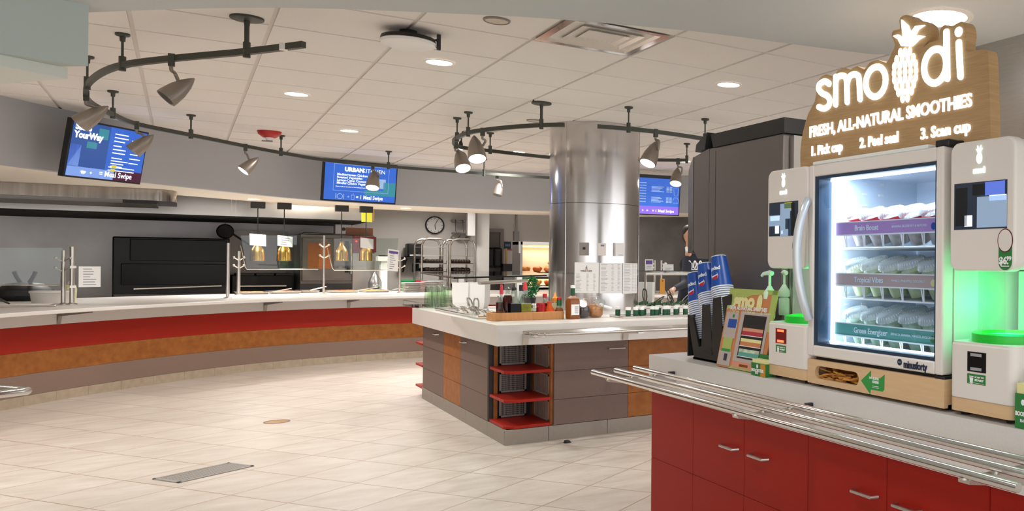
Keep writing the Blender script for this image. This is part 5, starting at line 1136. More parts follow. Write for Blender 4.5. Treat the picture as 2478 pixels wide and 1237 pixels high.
q = Xp(2183, 878, XM); fb('maker_emblem', MB().cyl((XM-.0015, q.y+.012, q.z+.001), (XM, q.y+.012, q.z+.001), .0115, n=18), 'navy', dr); fb('emblem_bar', MB().box(XM-.002, XM-.0014, q.y+.005, q.y+.019, q.z-.001, q.z+.003), 'plaque', dr)
fb('hinge_block', MB().box(XM+.01, XB+.05, FY0-.012, FY0+.05, FZ1, FZ1+.024), 'black', bevel=.004); fb('lower_hinge', MB().box(XM+.006, XB+.03, FY0-.006, FY0+.04, 1.0, FZ0-.003), 'black', bevel=.003)
fb('top_trim', MB().box(XM+.004, XB+.0, FY0+.08, FY1-.02, FZ1, FZ1+.014), 'chamber_back', bevel=.003)
mbs = MB()
for k in range(15):
    for i in range(3): zz = FZ0+.06+k*.045; mbs.box(XB+.1+i*.09, XB+.125+i*.09, FY1-.0385, FY1-.0362, zz, zz+.009)
fb('wall_slots', mbs, 'white_plastic', smooth=0)
fb('led_side', MB().cyl((XB+.02, gy1-.034, gz0+.015), (XB+.02, gy1-.034, gz1-.02), .010, n=10), 'led')
fb('led_top', MB().cyl((XB+.01, gy0+.02, gz1-.014), (XB+.01, gy1-.03, gz1-.014), .006, n=8), 'led'); fb('led_bottom', MB().cyl((XB+.01, gy0+.02, gz0+.012), (XB+.01, gy1-.03, gz0+.012), .006, n=8), 'led')
arealight('freezer_light', (XB+.05, (FY0+FY1)/2, FZ1-.038), 3.2, .035, (.88, .95, 1), None, (0, 0, 0), 'RECTANGLE', .6, 3.0)
arealight('freezer_light', (XB+.045, FY1-.04, (FZ0+FZ1)/2), 2.2, .03, (.88, .95, 1), None, (-PI/2, 0, 0), 'RECTANGLE', .62, 3.0)
# maker notice on the back wall of the freezer
XK = FX1-.031
a, b = Xp(2068, 458, XK), Xp(2117, 494, XK); nt = fb('back_notice', MB().box(XK-.003, XK, b.y, a.y, b.z, a.z), 'plaque', smooth=0); text('notice_heading', 'minusforty', 'navy', .02, (XK-.005, a.y-.03, a.z-.02), (0, -1, 0), (0, 0, 1), nt, .0005, 'LEFT', .0005)
fb('notice_lines', MB().box(XK-.004, XK-.003, b.y+.02, a.y-.02, a.z-.05, a.z-.046).box(XK-.004, XK-.003, b.y+.02, a.y-.02, a.z-.065, a.z-.061).box(XK-.004, XK-.003, b.y+.04, a.y-.02, a.z-.08, a.z-.076), 'ink', nt, smooth=0)
# shelves with printed price strips, wire baskets and cups
XS = XM+.075
rows = [((2100, 537, 566), 'strip_purple', 'Brain Boost', 'BANANA, BLUEBERRY & ALMOND', 'band_red', 'fruit_dark', 'raspberry red banded', 'top'),
        ((2100, 664, 692), 'strip_peach', 'Tropical Vibes', 'MANGO, PINEAPPLE, COCONUT', None, 'fruit_pale', 'pale yellow', 'middle'),
        ((2100, 788, 817), 'strip_green', 'Green Energizer', 'SPINACH, BANANA, MANGO, AVOCADO', None, 'fruit_green', 'green', 'bottom')]
cup_r = .051
def fruit_cup(loc, rot, lb, grp, fm, band):
    o = thing('fruit_cup', lb, 'cup', loc, 0, grp); o.rotation_euler = rot; o.scale = (1.03, 1.03, 1.14)
    MB().lathe([(.032, 0), (.034, .004), (cup_r-.004, .098), (cup_r, .104)], n=20, caps=False).build('cup', 'cup_glass', o)
    MB().lathe([(.001, .003), (.031, .003), (cup_r-.006, .09), (.03, .1), (.001, .102)], n=14).build('fruit', fm, o)
    MB().lathe([(cup_r+.002, .102), (cup_r+.003, .108), (cup_r-.003, .120), (cup_r-.008, .124), (.001, .1245)], n=30, caps=False).build('lid', 'lid_clear', o)
    mb = MB()
    for k in range(30): a = 2*PI*k/30; c_, s_ = math.cos(a), math.sin(a); mb.box(-.001, .001, -.001, .001, .085, .1) if 0 else mb.cyl((c_*(cup_r+.003), s_*(cup_r+.003), .104), (c_*(cup_r-.004), s_*(cup_r-.004), .121), .0014, n=4)
    mb.build('lid_ribs', 'white_plastic', o)
    if band:
        MB().lathe([(.0435, .062), (cup_r-.001, .101)], n=20, caps=False).build('band', band, o)
        MB().lathe([(.0405, .052), (.0435, .062)], n=20, caps=False).build('label', 'paper', o) if 0 else MB().box(-cup_r-.001, -cup_r+.004, -.018, .018, .060, .071).build('label', 'paper', o)
        MB().prism([(-.008, .072), (.008, .072), (0, .088)], -cup_r-.002, -cup_r+.003, 'x').build('leaf_mark', 'label_green2', o)
    return o
for (px, ya, yb), sm, nm, sub_, band, fm, cl, lev in rows:
    z1, z0 = Xp(px, ya, XS).z, Xp(px, yb, XS).z
    sh = fb('shelf', MB().box(XS+.01, FX1-.04, FY0+.05, FY1-.05, z0-.055, z0-.05), 'white_plastic', smooth=0)
    st_ = fb('price_strip', MB().box(XS, XS+.003, FY0+.045, FY1-.06, z0, z1), sm, sh, smooth=0)
    fb('strip_rail', MB().box(XS-.002, XS+.005, FY0+.045, FY1-.06, z0-.005, z0).box(XS-.002, XS+.005, FY0+.045, FY1-.06, z1, z1+.004), 'white_plastic', sh, smooth=0)
    zc = (z0+z1)/2; y0 = FY1-.23
    text('flavour_name', nm, 'strip_text', .029, (XS-.001, Xp(2068, 600, XS).y, zc), (0, -1, 0), (0, 0, 1), st_, .0004, 'LEFT', .0005)
    text('ingredients', sub_, 'strip_text', .012, (XS-.001, Xp(2158, 600, XS).y, zc), (0, -1, 0), (0, 0, 1), st_, 0, 'LEFT', .0004)
    fb('fruit_print', MB().sphere((XS-.0005, FY0+.085, zc), .018, 10, 6, (.03, 1, 1)).sphere((XS-.0005, FY0+.12, zc-.004), .013, 10, 6, (.03, 1, 1)), 'flyer_cream' if lev == 'middle' else ('label_green' if lev == 'bottom' else 'cup_blue'), st_)
    wires = MB()
    for k in range(7):
        y = FY0+.07+k*.108
        for dy in (-.006, .006): wires.tube([(XS+.005, y+dy, z0-.002), (XS+.012, y+dy*.4, z0-.05), (FX1-.05, y+dy*.4, z0-.045)], .003, 6)
    wires.tube([(XS+.012, FY0+.055, z0-.052), (XS+.012, FY1-.07, z0-.052)], .0035, 6); fb('wire_basket', wires, 'white_plastic', sh)
    proto = None
    for rw in range(2):
        for k in range(6 if rw == 0 else 6):
            y = FY0+.085+k*.108; loc = (XS+.112+rw*.115, y, z0-.036+(.008 if rw else 0))
            rot = (R.uniform(-.05, .05), -.30-R.random()*.1, R.uniform(-.15, .15))
            lb = '%s fruit cup in the %s of the %s freezer shelf' % (cl, 'front row' if rw == 0 else 'second row', lev)
            if rw == 1 and lev == 'bottom' and k == 5: continue
            if proto is None: proto = fruit_cup(loc, rot, lb, '%s fruit cups, front row of the %s shelf' % (cl, lev), fm, band)
            else:
                c_ = copy_tree(proto, None, loc, rot, lb)
                if rw: c_['group'] = '%s fruit cups, second row of the %s shelf' % (cl, lev)
# ------------------------------------------------------------------ wooden straw drawer under the freezer
wb = thing('straw_drawer', 'maple plinth with a straw slot and a green arrow under the freezer', 'plinth', (2.2, (FY0+FY1)/2, CT))
a, b = FY0-.012, FY1-.004; zb0, zb1 = .937, 1.030
sl0, sl1 = Xp(2078, 920, XM).y, Xp(1972, 900, XM).y; zs0, zs1 = .958, 1.008; zm = (zs0+zs1)/2; rs = (zs1-zs0)/2
# front board with a real slot: four pieces round it
fpl = MB().box(XM, XM+.018, a, sl0, zb0, zb1).box(XM, XM+.018, sl1, b, zb0, zb1).box(XM, XM+.018, sl0, sl1, zb0, zs0).box(XM, XM+.018, sl0, sl1, zs1, zb1)
for yy, sg in ((sl0, 1), (sl1, -1)):
    for vz in (1, -1):
        arc = [(yy, zm+vz*rs)]+[(yy+sg*rs*(1-math.sin(k*PI/16)), zm+vz*rs*math.cos(k*PI/16)) for k in range(0, 9)][::-1]
        fpl.prism([(yy, zm+vz*rs)]+[(yy+sg*rs*(1-math.cos(k*PI/16)), zm+vz*rs*math.sin(k*PI/16)) for k in range(9)], XM, XM+.018, 'x')
fpl.build('front_board', 'maple', wb, True, smooth=0)
MB().box(XM+.018, 2.5, a, a+.015, zb0, zb1).box(XM+.018, 2.5, b-.015, b, zb0, zb1).box(XM+.018, 2.5, a, b, zb0, zb0+.01).box(2.49, 2.5, a, b, zb0, zb1).build('box', 'maple', wb, True, smooth=0)
MB().box(XM+.02, 2.48, a+.03, b-.03, zb1, FZ0).build('spacer', 'dark', wb, True, smooth=0)
for y in (a+.04, b-.04):
    for x in (XM+.05, 2.44): MB().cyl((x, y, CT), (x, y, zb0), .016, n=10).build('foot', 'rubber', wb, True)
MB().box(XM+.07, XM+.074, sl0-.02, sl1+.02, zb0+.012, zb1-.005).build('slot_back', 'amber', wb, True, smooth=0)
proto = None
for k in range(34):
    y = R.uniform(sl0+.02, sl1-.015); z = R.uniform(.960, .992); L_ = R.uniform(.03, .055)
    loc = (XM+.012+R.random()*.03, y, z); rot = (R.uniform(-.8, .8), R.uniform(-.3, .3), R.uniform(.9, 2.2))
    if proto is None: proto = thing('paper_straw', 'short brown wrapped straw in the drawer slot', 'straw', loc, 0, 'wrapped straws in the slot'); proto.rotation_euler = rot; MB().box(-.028, .028, -.005, .005, -.001, .001).build('wrapper', 'box_orange', proto, smooth=0); MB().tube([(-.025, 0, .0), (.025, 0, 0)], .0028, 6).build('straw', 'bamboo', proto)
    else: copy_tree(proto, None, loc, rot)
ay = Xp(2113, 920, XM).y
def yz(px, py): q = Xp(px, py, XM); return (q.y, q.z)
ar = MB().prism([yz(*q) for q in ((2084, 921), (2108, 897), (2108, 913), (2130, 916), (2137, 910), (2141, 907), (2140, 944), (2136, 948), (2107, 943), (2106, 954))], XM-.001, XM, 'x').build('arrow_sticker', 'label_green2', wb, True, smooth=0)
q = Xp(2112, 920, XM); text('arrow_text', 'USE AFTER\nBLENDING', 'paper', .0125, (XM-.0015, q.y, q.z), (0, -1, 0), (0, 0, 1), ar, .0004, 'LEFT', .0004, width=.034)
MB().box(XM-.0018, XM-.0012, q.y-.034, q.y, q.z-.022, q.z-.020).box(XM-.0018, XM-.0012, q.y-.034, q.y, q.z-.027, q.z-.0255).build('arrow_print', 'paper', ar, True, smooth=0)
text('mark', '360', 'paper', .011, (XM-.0015, q.y+.019, q.z+.006), (0, -1, .1), (0, 0, 1), ar, .0002, 'LEFT', .0004)
# ------------------------------------------------------------------ blending stations
def pineapple(t, y, z, s, m, x, nm='pineapple_mark', flat=True):
    mb = MB().sphere((x, y, z), .34*s, 14, 8, (.15, 1, 1.45))
    for an, L_ in ((-.75, .55), (-.3, .72), (.3, .72), (.75, .55)): mb.prism([(y-.10*s, z+.42*s), (y+.10*s, z+.42*s), (y+math.sin(an)*L_*s, z+.42*s+math.cos(an)*L_*s)], x-.002, x+.002, 'x')
    return mb.build(nm, m, t, True)
def station(lb, y0, y1, red, light):
    t = thing('blending_station', lb, 'blender', (2.2, (y0+y1)/2, CT)); D = 2.42; w = y1-y0
    def B(nm, mb, m, par=None, **k): return mb.build(nm, m, par or t, True, **k)
    h0, h1 = 1.385, 1.795; b0, b1 = .940, 1.155
    for x in (XM+.04, D-.05):
        for y in (y0+.04, y1-.04): B('foot', MB().cyl((x, y, CT), (x, y, b0), .015, n=10), 'rubber')
    pl = rrect(XM, D, y0, y1, .028, 5)
    B('wood_base', MB().prism([(x, y) for x, y in pl], b0, .981, 'z'), 'maple', smooth=.5)
    B('lower_body', MB().prism([(x, y) for x, y in pl], .981, b1, 'z'), 'machine_white', smooth=.5, bevel=.004)
    B('deck_plate', MB().prism(rrect(XM+.004, D-.004, y0+.004, y1-.004, .026, 5), b1, b1+.006, 'z'), 'machine_white', smooth=.5)
    B('back_panel', MB().box(2.30, D, y0+.008, y1-.008, b1+.006, h0), 'chamber_back')
    hd = B('head', MB().prism([(y, z) for y, z in rrect(y0, y1, h0, h1, .035, 6)], XM, XM+.05, 'x'), 'machine_white', smooth=.5, bevel=.008, seg=3)
    B('head_housing', MB().prism([(y, z) for y, z in rrect(y0+.004, y1-.004, h0+.006, h1-.004, .03, 6)], XM+.05, D, 'x'), 'machine_white', smooth=.5)
    c = (XM+.135, (y0+y1)/2); rr = .098
    B('drip_ring', MB().lathe([(rr+.02, b1+.006), (rr+.02, b1+.032), (rr+.012, b1+.036), (rr-.004, b1+.036), (rr-.008, b1+.02), (.001, b1+.02)], (c[0], c[1], 0), 40), 'green_ring')
    B('ring_light', MB().lathe([(.001, b1+.022), (rr-.01, b1+.022), (rr-.01, b1+.026), (.001, b1+.026)], (c[0], c[1], 0), 32), 'green_led')
    B('splash_tube', MB().lathe([(rr, b1+.03), (rr, h0)], (c[0], c[1], 0), 40, False), 'cyl_glass')
    l = arealight('chamber_light', (c[0], c[1], h0-.006), light, .15, (.01, .85, .4)); l = arealight('chamber_light', (c[0], c[1], b1+.045), light*.7, .15, (.01, .85, .4), None, (PI, 0, 0))
    ym = (y0+y1)/2
    return t, B, hd
SY0, SY1 = 2.716, 3.008
t, B, hd = station('left blending station beside the freezer handle, red scanner lit', SY0, SY1, 1, .6)
def head_kit(t, B, hd, lg, scr, oval, tagc, price, camq):
    q = Xp(*lg, XM); pineapple(hd, q.y, q.z+.012, .036, 'logo_glow', XM-.001); text('logo_lettering', 'smoodi', 'logo_glow', .026, (XM-.0015, q.y, q.z-.026), (0, -1, 0), (0, 0, 1), hd, .0012, 'CENTER', .0008, width=.05)
    (xa, ya), (xb, yb) = scr; a, b = Xp(xa, ya, XM), Xp(xb, yb, XM); z0, z1 = b.z, a.z
    s = B('screen', MB().box(XM-.001, XM, b.y, a.y, z0, z1), 'cam_dark', hd, smooth=0)
    W, Hh = a.y-b.y, z1-z0
    for nm, m, qs in camq: 
        mb = MB()
        for u0, u1, v0, v1 in qs: mb.box(XM-.0018, XM-.001, a.y-W*u1, a.y-W*u0, z0+Hh*v0, z0+Hh*v1)
        B(nm, mb, m, s, smooth=0)
    q = Xp(*oval, XM); rx, rz = .030, .036
    el = [(q.y+rx*math.cos(k*PI/18), q.z+rz*math.sin(k*PI/18)) for k in range(36)]; el2 = [(q.y+(rx-.003)*math.cos(k*PI/18), q.z+(rz-.003)*math.sin(k*PI/18)) for k in range(36)]
    tg = [(q.y+.026, q.z), (q.y+.026, q.z-.066)]+[(q.y+.026*math.cos(k*PI/12), q.z-.066-.024*math.sin(k*PI/12)) for k in range(1, 12)]+[(q.y-.026, q.z-.066), (q.y-.026, q.z)]
    g = B('price_sticker', MB().prism(tg, XM-.0007, XM, 'x'), 'label_green', hd, smooth=0); B('oval_rim', MB().prism(el, XM-.0014, XM-.0007, 'x'), 'maroon', g, smooth=0); B('oval_label', MB().prism(el2, XM-.002, XM-.0014, 'x'), 'machine_white', g, smooth=0)
    text('price', '$6.', 'paper', .03, (XM-.0012, q.y+.024, q.z-.062), (0, -1, 0), (0, 0, 1), g, .0012, 'LEFT', .0005); text('price_cents', '99', 'paper', .018, (XM-.0012, q.y-.006, q.z-.055), (0, -1, 0), (0, 0, 1), g, .0008, 'LEFT', .0005)
    B('sticker_print', MB().box(XM-.0012, XM-.0007, q.y-.016, q.y+.016, q.z-.079, q.z-.076), 'paper', g, smooth=0)
def scan_kit(t, B, sc_, lab_, red):
    (xa, ya), (xb, yb) = sc_; a, b = Xp(xa, ya, XM), Xp(xb, yb, XM)
    s = B('scanner', MB().box(XM-.002, XM, b.y, a.y, b.z, a.z), 'scan_dark_red' if red else 'black_gloss', smooth=0); W, Hh = a.y-b.y, a.z-b.z
    B('scan_light', MB().box(XM-.003, XM-.002, b.y+W*.22, b.y+W*.82, a.z-Hh*.22, a.z-Hh*.07).box(XM-.003, XM-.002, b.y+W*.22, b.y+W*.82, b.z+Hh*.07, b.z+Hh*.22), 'scan_red' if red else 'ink', s, smooth=0)
    (xa, ya), (xb, yb) = lab_; a, b = Xp(xa, ya, XM), Xp(xb, yb, XM)
    g = B('start_label', MB().box(XM-.001, XM, b.y, a.y, b.z, a.z), 'label_green', smooth=0); W, Hh = a.y-b.y, a.z-b.z
    text('start_text', 'SCAN TO', 'paper', Hh*.22, (XM-.0015, a.y-W*.42, a.z-Hh*.3), (0, -1, 0), (0, 0, 1), g, .0002, 'LEFT', .0004, width=W*.5); text('start_text', 'START', 'paper', Hh*.26, (XM-.0015, a.y-W*.42, a.z-Hh*.6), (0, -1, 0), (0, 0, 1), g, .0004, 'LEFT', .0004, width=W*.5)
    yc = a.y-W*.24; zc = (a.z+b.z)/2
    B('cup_icon', MB().box(XM-.0016, XM-.001, yc-.009, yc+.009, zc+.006, zc+.009).prism([(yc-.008, zc+.004), (yc+.008, zc+.004), (yc+.005, zc-.015), (yc-.005, zc-.015)], XM-.0016, XM-.001, 'x').box(XM-.0016, XM-.001, b.y+W*.08, a.y-W*.08, b.z+Hh*.1, b.z+Hh*.13), 'paper', g, smooth=0)
head_kit(t, B, hd, (1896, 450), ((1862, 492), (1931, 570)), (1928, 596), 0, '', [('feed_wall', 'cam_mid', [(.0, .4, .3, .62), (.4, .78, .0, .95)]), ('feed_machine', 'cam_light', [(.05, .38, .46, .6), (.22, .36, .08, .32), (.44, .5, .06, .16)]), ('feed_sign', 'yellow_tag', [(.54, .8, .8, .97)]), ('feed_person', 'cam_person', [(.68, .97, .0, .5), (.74, .9, .5, .72), (.78, .88, .72, .95), (.58, .7, .2, .5)])])
scan_kit(t, B, ((1878, 794), (1903, 833)), ((1878, 834), (1902, 855)), 1)
RY0, RY1 = 1.665, 1.935
t, B, hd = station('right blending station at the edge of the frame, chamber glowing green', RY0, RY1, 0, .75)
head_kit(t, B, hd, (2370, 392), ((2310, 446), (2437, 552)), (2433, 582), 0, '', [('feed_counter', 'cam_dark', [(.0, .01, 0, .01)]), ('feed_shadow', 'cam_person', [(.03, .26, .08, .9), (.36, .6, .72, .95)]), ('feed_machine', 'cam_mid', [(.45, 1, .03, .68)]), ('feed_screen', 'cam_blue', [(.6, .96, .7, .98)]), ('feed_lamp', 'cam_light', [(.68, .99, .58, .7)]), ('feed_card', 'cam_light', [(.21, .36, .06, .3)])])
scan_kit(t, B, ((2342, 850), (2386, 904)), ((2341, 903), (2385, 934)), 0)
# ------------------------------------------------------------------ lit pineapple sign above the machines
XG = 2.05
def gyz(px, py): q = Xp(px, py, XG); return (q.y, q.z)
sg = thing('lit_sign', 'wooden sign with glowing white lettering and a pineapple above the freezer', 'sign', (XG+.02, 2.4, 1.795))
bp = crom([(1937, 400), (1937, 362), (1943, 320), (1956, 275), (1972, 245), (1976, 215), (1983, 190), (2000, 180), (2016, 184), (2028, 170), (2046, 164), (2058, 168), (2074, 160), (2092, 168), (2104, 152), (2126, 145), (2145, 152), (2158, 128), (2166, 108), (2158, 88), (2162, 74), (2178, 70), (2176, 50), (2184, 38), (2200, 37), (2218, 50), (2232, 50), (2245, 60), (2250, 78), (2244, 100), (2234, 115), (2250, 102), (2272, 96), (2274, 74), (2286, 60), (2304, 64), (2314, 58), (2326, 52), (2336, 60), (2340, 84), (2337, 124), (2362, 122), (2384, 120), (2391, 134), (2394, 200), (2398, 345)], 2)
bp = [(p.x, p.y) for p in bp]
MB().prism([gyz(*p) for p in bp]+[gyz(2398, 362), gyz(1937, 412)], XG, XG+.047, 'x').build('board', 'oak', sg, True, smooth=.5)
MB().box(XG+.05, XG+.1, 2.1, 2.2, 1.795, 2.02).box(XG+.05, XG+.1, 2.6, 2.7, 1.795, 2.02).build('stay', 'charcoal', sg, True)
xs = XG-.002
def stroke(nm, pts, r, m, loop=False, k=4, par=sg):
    P = crom([Xp(x, y, xs) for x, y in pts], k) if k else [Xp(x, y, xs) for x, y in pts]
    mb = MB().tube(P, r, 10, loop)
    if not loop:
        for e in (P[0], P[-1]): mb.sphere(e, r, 10, 6)
    return mb.build(nm, m, par, True)
rr = .0125
stroke('letter_s', [(2007, 203), (1997, 197), (1985, 203), (1982, 216), (1990, 226), (2002, 232), (2009, 243), (2006, 256), (1994, 263), (1982, 259)], rr, 'sign_glow')
stroke('letter_m', [(2023, 253), (2023, 186)], rr, 'sign_glow', k=0); stroke('letter_m', [(2023, 200), (2028, 187), (2039, 183), (2048, 189), (2050, 203), (2051, 247)], rr, 'sign_glow'); stroke('letter_m', [(2051, 203), (2056, 187), (2066, 180), (2077, 184), (2080, 198), (2082, 240)], rr, 'sign_glow')
def oval(px, py, rx, ry, n=20, sk=0): return [(px+rx*math.cos(a), py+ry*math.sin(a)-sk*math.cos(a)) for a in [2*PI*k/n for k in range(n)]]
P = [Xp(x, y, xs) for x, y in oval(2120, 198, 24, 36, 24, 5)]; MB().tube(P, rr, 10, True).build('letter_o', 'sign_glow', sg, True)
P = [Xp(x, y, xs) for x, y in oval(2264, 160, 27, 41, 24, 6)]; MB().tube(P, rr, 10, True).build('letter_d', 'sign_glow', sg, True)
stroke('letter_d', [(2291, 78), (2293, 190)], rr, 'sign_glow', k=0); stroke('letter_i', [(2321, 104), (2325, 185)], rr, 'sign_glow', k=0); q = Xp(2320, 77, xs); MB().sphere(q, .017, 14, 8, (.6, 1, 1)).build('letter_i_dot', 'sign_glow', sg, True)
# pineapple: overlapping white scales and four leaves
mb = MB()
for r_ in range(8):
    yy = 126+r_*16; hw = [17, 27, 32, 33, 32, 28, 21, 12][r_]; n = [3, 4, 5, 5, 5, 4, 4, 2][r_]
    for k in range(n):
        px = 2190+((k+.5)/n*2-1)*hw; q = Xp(px, yy-(px-2190)*.12, XG-.004); mb.sphere(q, .0135, 8, 5, (.5, .8, 1.25))
mb.build('pineapple_scales', 'sign_warm', sg, True)
mb = MB()
for poly in (((2190, 112), (2206, 112), (2208, 84), (2200, 62), (2184, 48), (2186, 72)), ((2184, 112), (2196, 108), (2188, 92), (2176, 84), (2164, 88), (2176, 96)), ((2200, 112), (2210, 112), (2226, 96), (2240, 88), (2226, 86), (2210, 94)), ((2200, 104), (2210, 100), (2224, 72), (2240, 61), (2218, 64), (2206, 80))):
    mb.prism([gyz(*p) for p in poly], XG-.008, XG, 'x')
mb.build('pineapple_leaves', 'sign_glow', sg, True, smooth=0)
def sign_text(s, x0, y0, x1, y1, size, m, nm):
    a, b = Xp(x0, y0, XG-.001), Xp(x1, y1, XG-.001)
    text(nm, s, m, size, a, (0, -1, 0), (0, 0, 1), sg, .0014, 'LEFT', .004, width=(a-b).length)
sign_text('FRESH, ALL-NATURAL SMOOTHIES', 1959, 322, 2351, 254, .062, 'white_glow', 'slogan')
for s, x0, y0, x1, y1 in (('1. Pick cup', 1962, 368, 2036, 357), ('2. Peel seal', 2081, 348, 2174, 335), ('3. Scan cup', 2228, 326, 2348, 309)): sign_text(s, x0, y0, x1, y1, .054, 'white_glow', 'step_text')
# ------------------------------------------------------------------ pump bottles and whisk on the left station
def pump(px, py, lb, x):
    q = Xp(px, py, x); t = thing('pump_bottle', lb, 'pump bottle', (x, q.y, 1.1615), 0, 'white pump bottles')
    MB().lathe([(.024, 0), (.026, .01), (.026, .075), (.018, .088)], n=16).build('bottle', 'pump_white', t); MB().lathe([(.019, .085), (.028, .088), (.028, .115), (.014, .135), (.009, .145)], n=16).build('collar', 'pump_white', t)
    MB().cyl((0, 0, .14), (0, 0, .195), .0065, n=10).build('stem', 'pump_white', t); MB().tube([(0, -.018, .2), (0, 0, .203), (0, .05, .198), (0, .066, .188)], [.011, .0115, .008, .006], 8).build('spout', 'pump_white', t)
    return t
pump(1862, 780, 'white pump bottle at the left corner of the left blending station', 2.06)
pump(1897, 770, 'white pump bottle inside the left blending chamber', 2.30-.03)
q = Xp(1893, 775, 2.17); t = thing('scrub_ball', 'steel scrubber ball on a handle inside the left blending station', 'scrubber', (2.2, 2.955, 1.1615))
mb = MB()
for k in range(14): a = k*PI/14; mb.tube([Matrix.Rotation(a, 3, 'Z') @ Vector((.022*math.cos(b), 0, .026+.022*math.sin(b))) for b in [2*PI*i/14 for i in range(14)]], .0018, 5, True)
mb.build('wire_ball', 'chrome', t); MB().cyl((0, 0, .045), (0, 0, .12), .006, n=8).build('handle', 'white_plastic', t)
# ------------------------------------------------------------------ drink dispenser
XD = 2.26
a, b, c = Xp(1895, 300, XD), Xp(1680, 345, XD), Xp(1714, 600, XD)
yN, yF, yH = a.y, c.y, Xp(1680, 345, XD).y; zT = Xp(1895, 322, XD).z; zHb = Xp(1697, 626, XD).z
t = thing('drink_dispenser', 'tall grey steel drink dispenser behind the cup holder', 'dispenser', (2.6, (yN+yF)/2, CT))
MB().box(XD, 2.93, yN, yF, CT+.02, zT).build('body', 'dispenser_grey', t, True, bevel=.006)
MB().prism([(yF, zHb), (yH-.05, zHb), (yH, zHb+.05), (yH, zT-.03), (yF, zT)], XD, 2.93, 'x').build('head', 'dispenser_grey', t, True, smooth=0)
yE = Xp(1667, 500, XD).y; MB().prism([(yH+.003, zHb+.03), (yE, zHb+.03), (yE, zT-.1), (yH+.003, zT-.03)], XD-.004, 2.93, 'x').build('door_edge', 'steel', t, True, smooth=0)
MB().box(XD-.001, XD+.002, Xp(1731, 500, XD).y-.001, Xp(1731, 500, XD).y+.001, CT+.03, zT-.02).build('seam', 'black', t, True)
zK = Xp(1895, 285, XD).z
MB().prism([(yN-.02, zT), (yN-.02, zK), (Xp(1722, 330, XD).y, zK), (Xp(1728, 338, XD).y, zT)], XD-.006, 2.94, 'x').build('top_cover', 'black', t, True, smooth=0); MB().prism([(yF+.04, zT), (yF+.02, zT+.09), (yH-.03, zT+.035), (yH-.02, zT-.005)], XD-.004, 2.9, 'x').build('loose_flap', 'charcoal', t, True, smooth=0)
MB().box(XD+.04, 2.93, yN-.035, yN-.003, CT+.02, zT-.01).build('service_panel', 'brushed', t, True)
for y in (yN+.06, yF-.06): MB().box(XD+.05, 2.88, y-.03, y+.03, CT, CT+.02).build('foot', 'rubber', t, True)
MB().box(XD-.03, XD-.0, yN+.1, yF+.06, CT+.001, CT+.012).build('drip_tray', 'brushed', t, True)
# ------------------------------------------------------------------ cup holder with three stacks of upside-down paper cups
XH = 2.03
bl, br = Zp(1680, 868, CT), Zp(1735, 890, CT)
t = thing('cup_holder', 'black triple cup holder on the near counter', 'cup holder', (2.06, 3.6, CT))
tilt = .30
stack = []
LB = ['left', 'middle', 'right']
# axis of each stack from measured lower end and top end in the picture, set at its own distance
defs = [((1700, 800), (1681, 662), 2.115, 640), ((1727, 790), (1706, 640), 2.11, 620), ((1759, 790), (1739, 622), 2.105, 600)]
mbh = MB(); P0 = []
for k, ((bx, by), (tx, ty_), x, _) in enumerate(defs):
    B0 = Xp(bx, by, x); T0 = Xp(tx, ty_, x-.0)
    P0.append((B0, T0))
pts = []
yl, yr = Xp(1664, 760, 2.09).y, Xp(1768, 760, 2.06).y
zl = Xp(1664, 755, 2.09).z
def hz(px, py): q = Xp(px, py, 2.03); return (q.y, q.z)
side = [hz(*q) for q in ((1664, 758), (1680, 868), (1735, 892), (1775, 900), (1772, 790), (1766, 716), (1745, 718), (1742, 800), (1722, 800), (1718, 735), (1700, 738), (1698, 812), (1688, 845), (1676, 760))]
front = [hz(*q) for q in ((1664, 762), (1680, 868), (1735, 893), (1772, 902), (1772, 800), (1741, 814), (1718, 832), (1691, 840), (1676, 766))]
zmin = min(z for y, z in front)
front = [(y, max(z, CT+.003)) for y, z in front]
MB().prism(front, 2.03, 2.042, 'x').build('front_wall', 'black', t, True, smooth=0)
for (a_, b_, c_, d_) in (((1700, 738), (1718, 736), (1724, 860), (1698, 845)), ((1726, 722), (1744, 718), (1752, 870), (1722, 850)), ((1748, 720), (1770, 712), (1775, 880), (1760, 860))):
    MB().prism([(y, max(z, CT+.003)) for y, z in (hz(*a_), hz(*b_), hz(*c_), hz(*d_))], 2.028, 2.032, 'x').build('finger_tab', 'black', t, True, bevel=.0)
bk = [hz(*q) for q in ((1664, 762), (1682, 868), (1775, 900), (1770, 730))]
MB().prism([(y, max(z, CT+.003)) for y, z in bk], 2.19, 2.2, 'x').build('back_wall', 'black', t, True, smooth=0); MB().box(2.03, 2.2, min(y for y, z in front)+.005, max(y for y, z in front)-.06, CT, CT+.012).build('base', 'black', t, True)
p4 = [front[0], front[1]]; MB().prism([(2.03, front[0][0]), (2.2, front[0][0]), (2.2, front[0][0]-.01), (2.03, front[0][0]-.01)], CT+.012, front[0][1], 'z').build('side_wall', 'black', t, True, smooth=0)
def cup_mesh(parent, r0, r1, h):
    MB().lathe([(r0, 0), (r1, -h)], n=24, caps=False).build('wall', 'cup_blue', parent); MB().lathe([(.001, -.004), (r0-.001, -.004), (r0+.001, .001), (r0-.002, .003), (r0-.004, .0)], n=24).build('base_disc', 'cup_white', parent)
    MB().lathe([(r1+.0005, -h+.004), (r1+.0032, -h+.002), (r1+.0032, -h-.002), (r1, -h-.003)], n=24, caps=False).build('rim', 'cup_white', parent)
r0, r1, hh = .0375, .053, .155
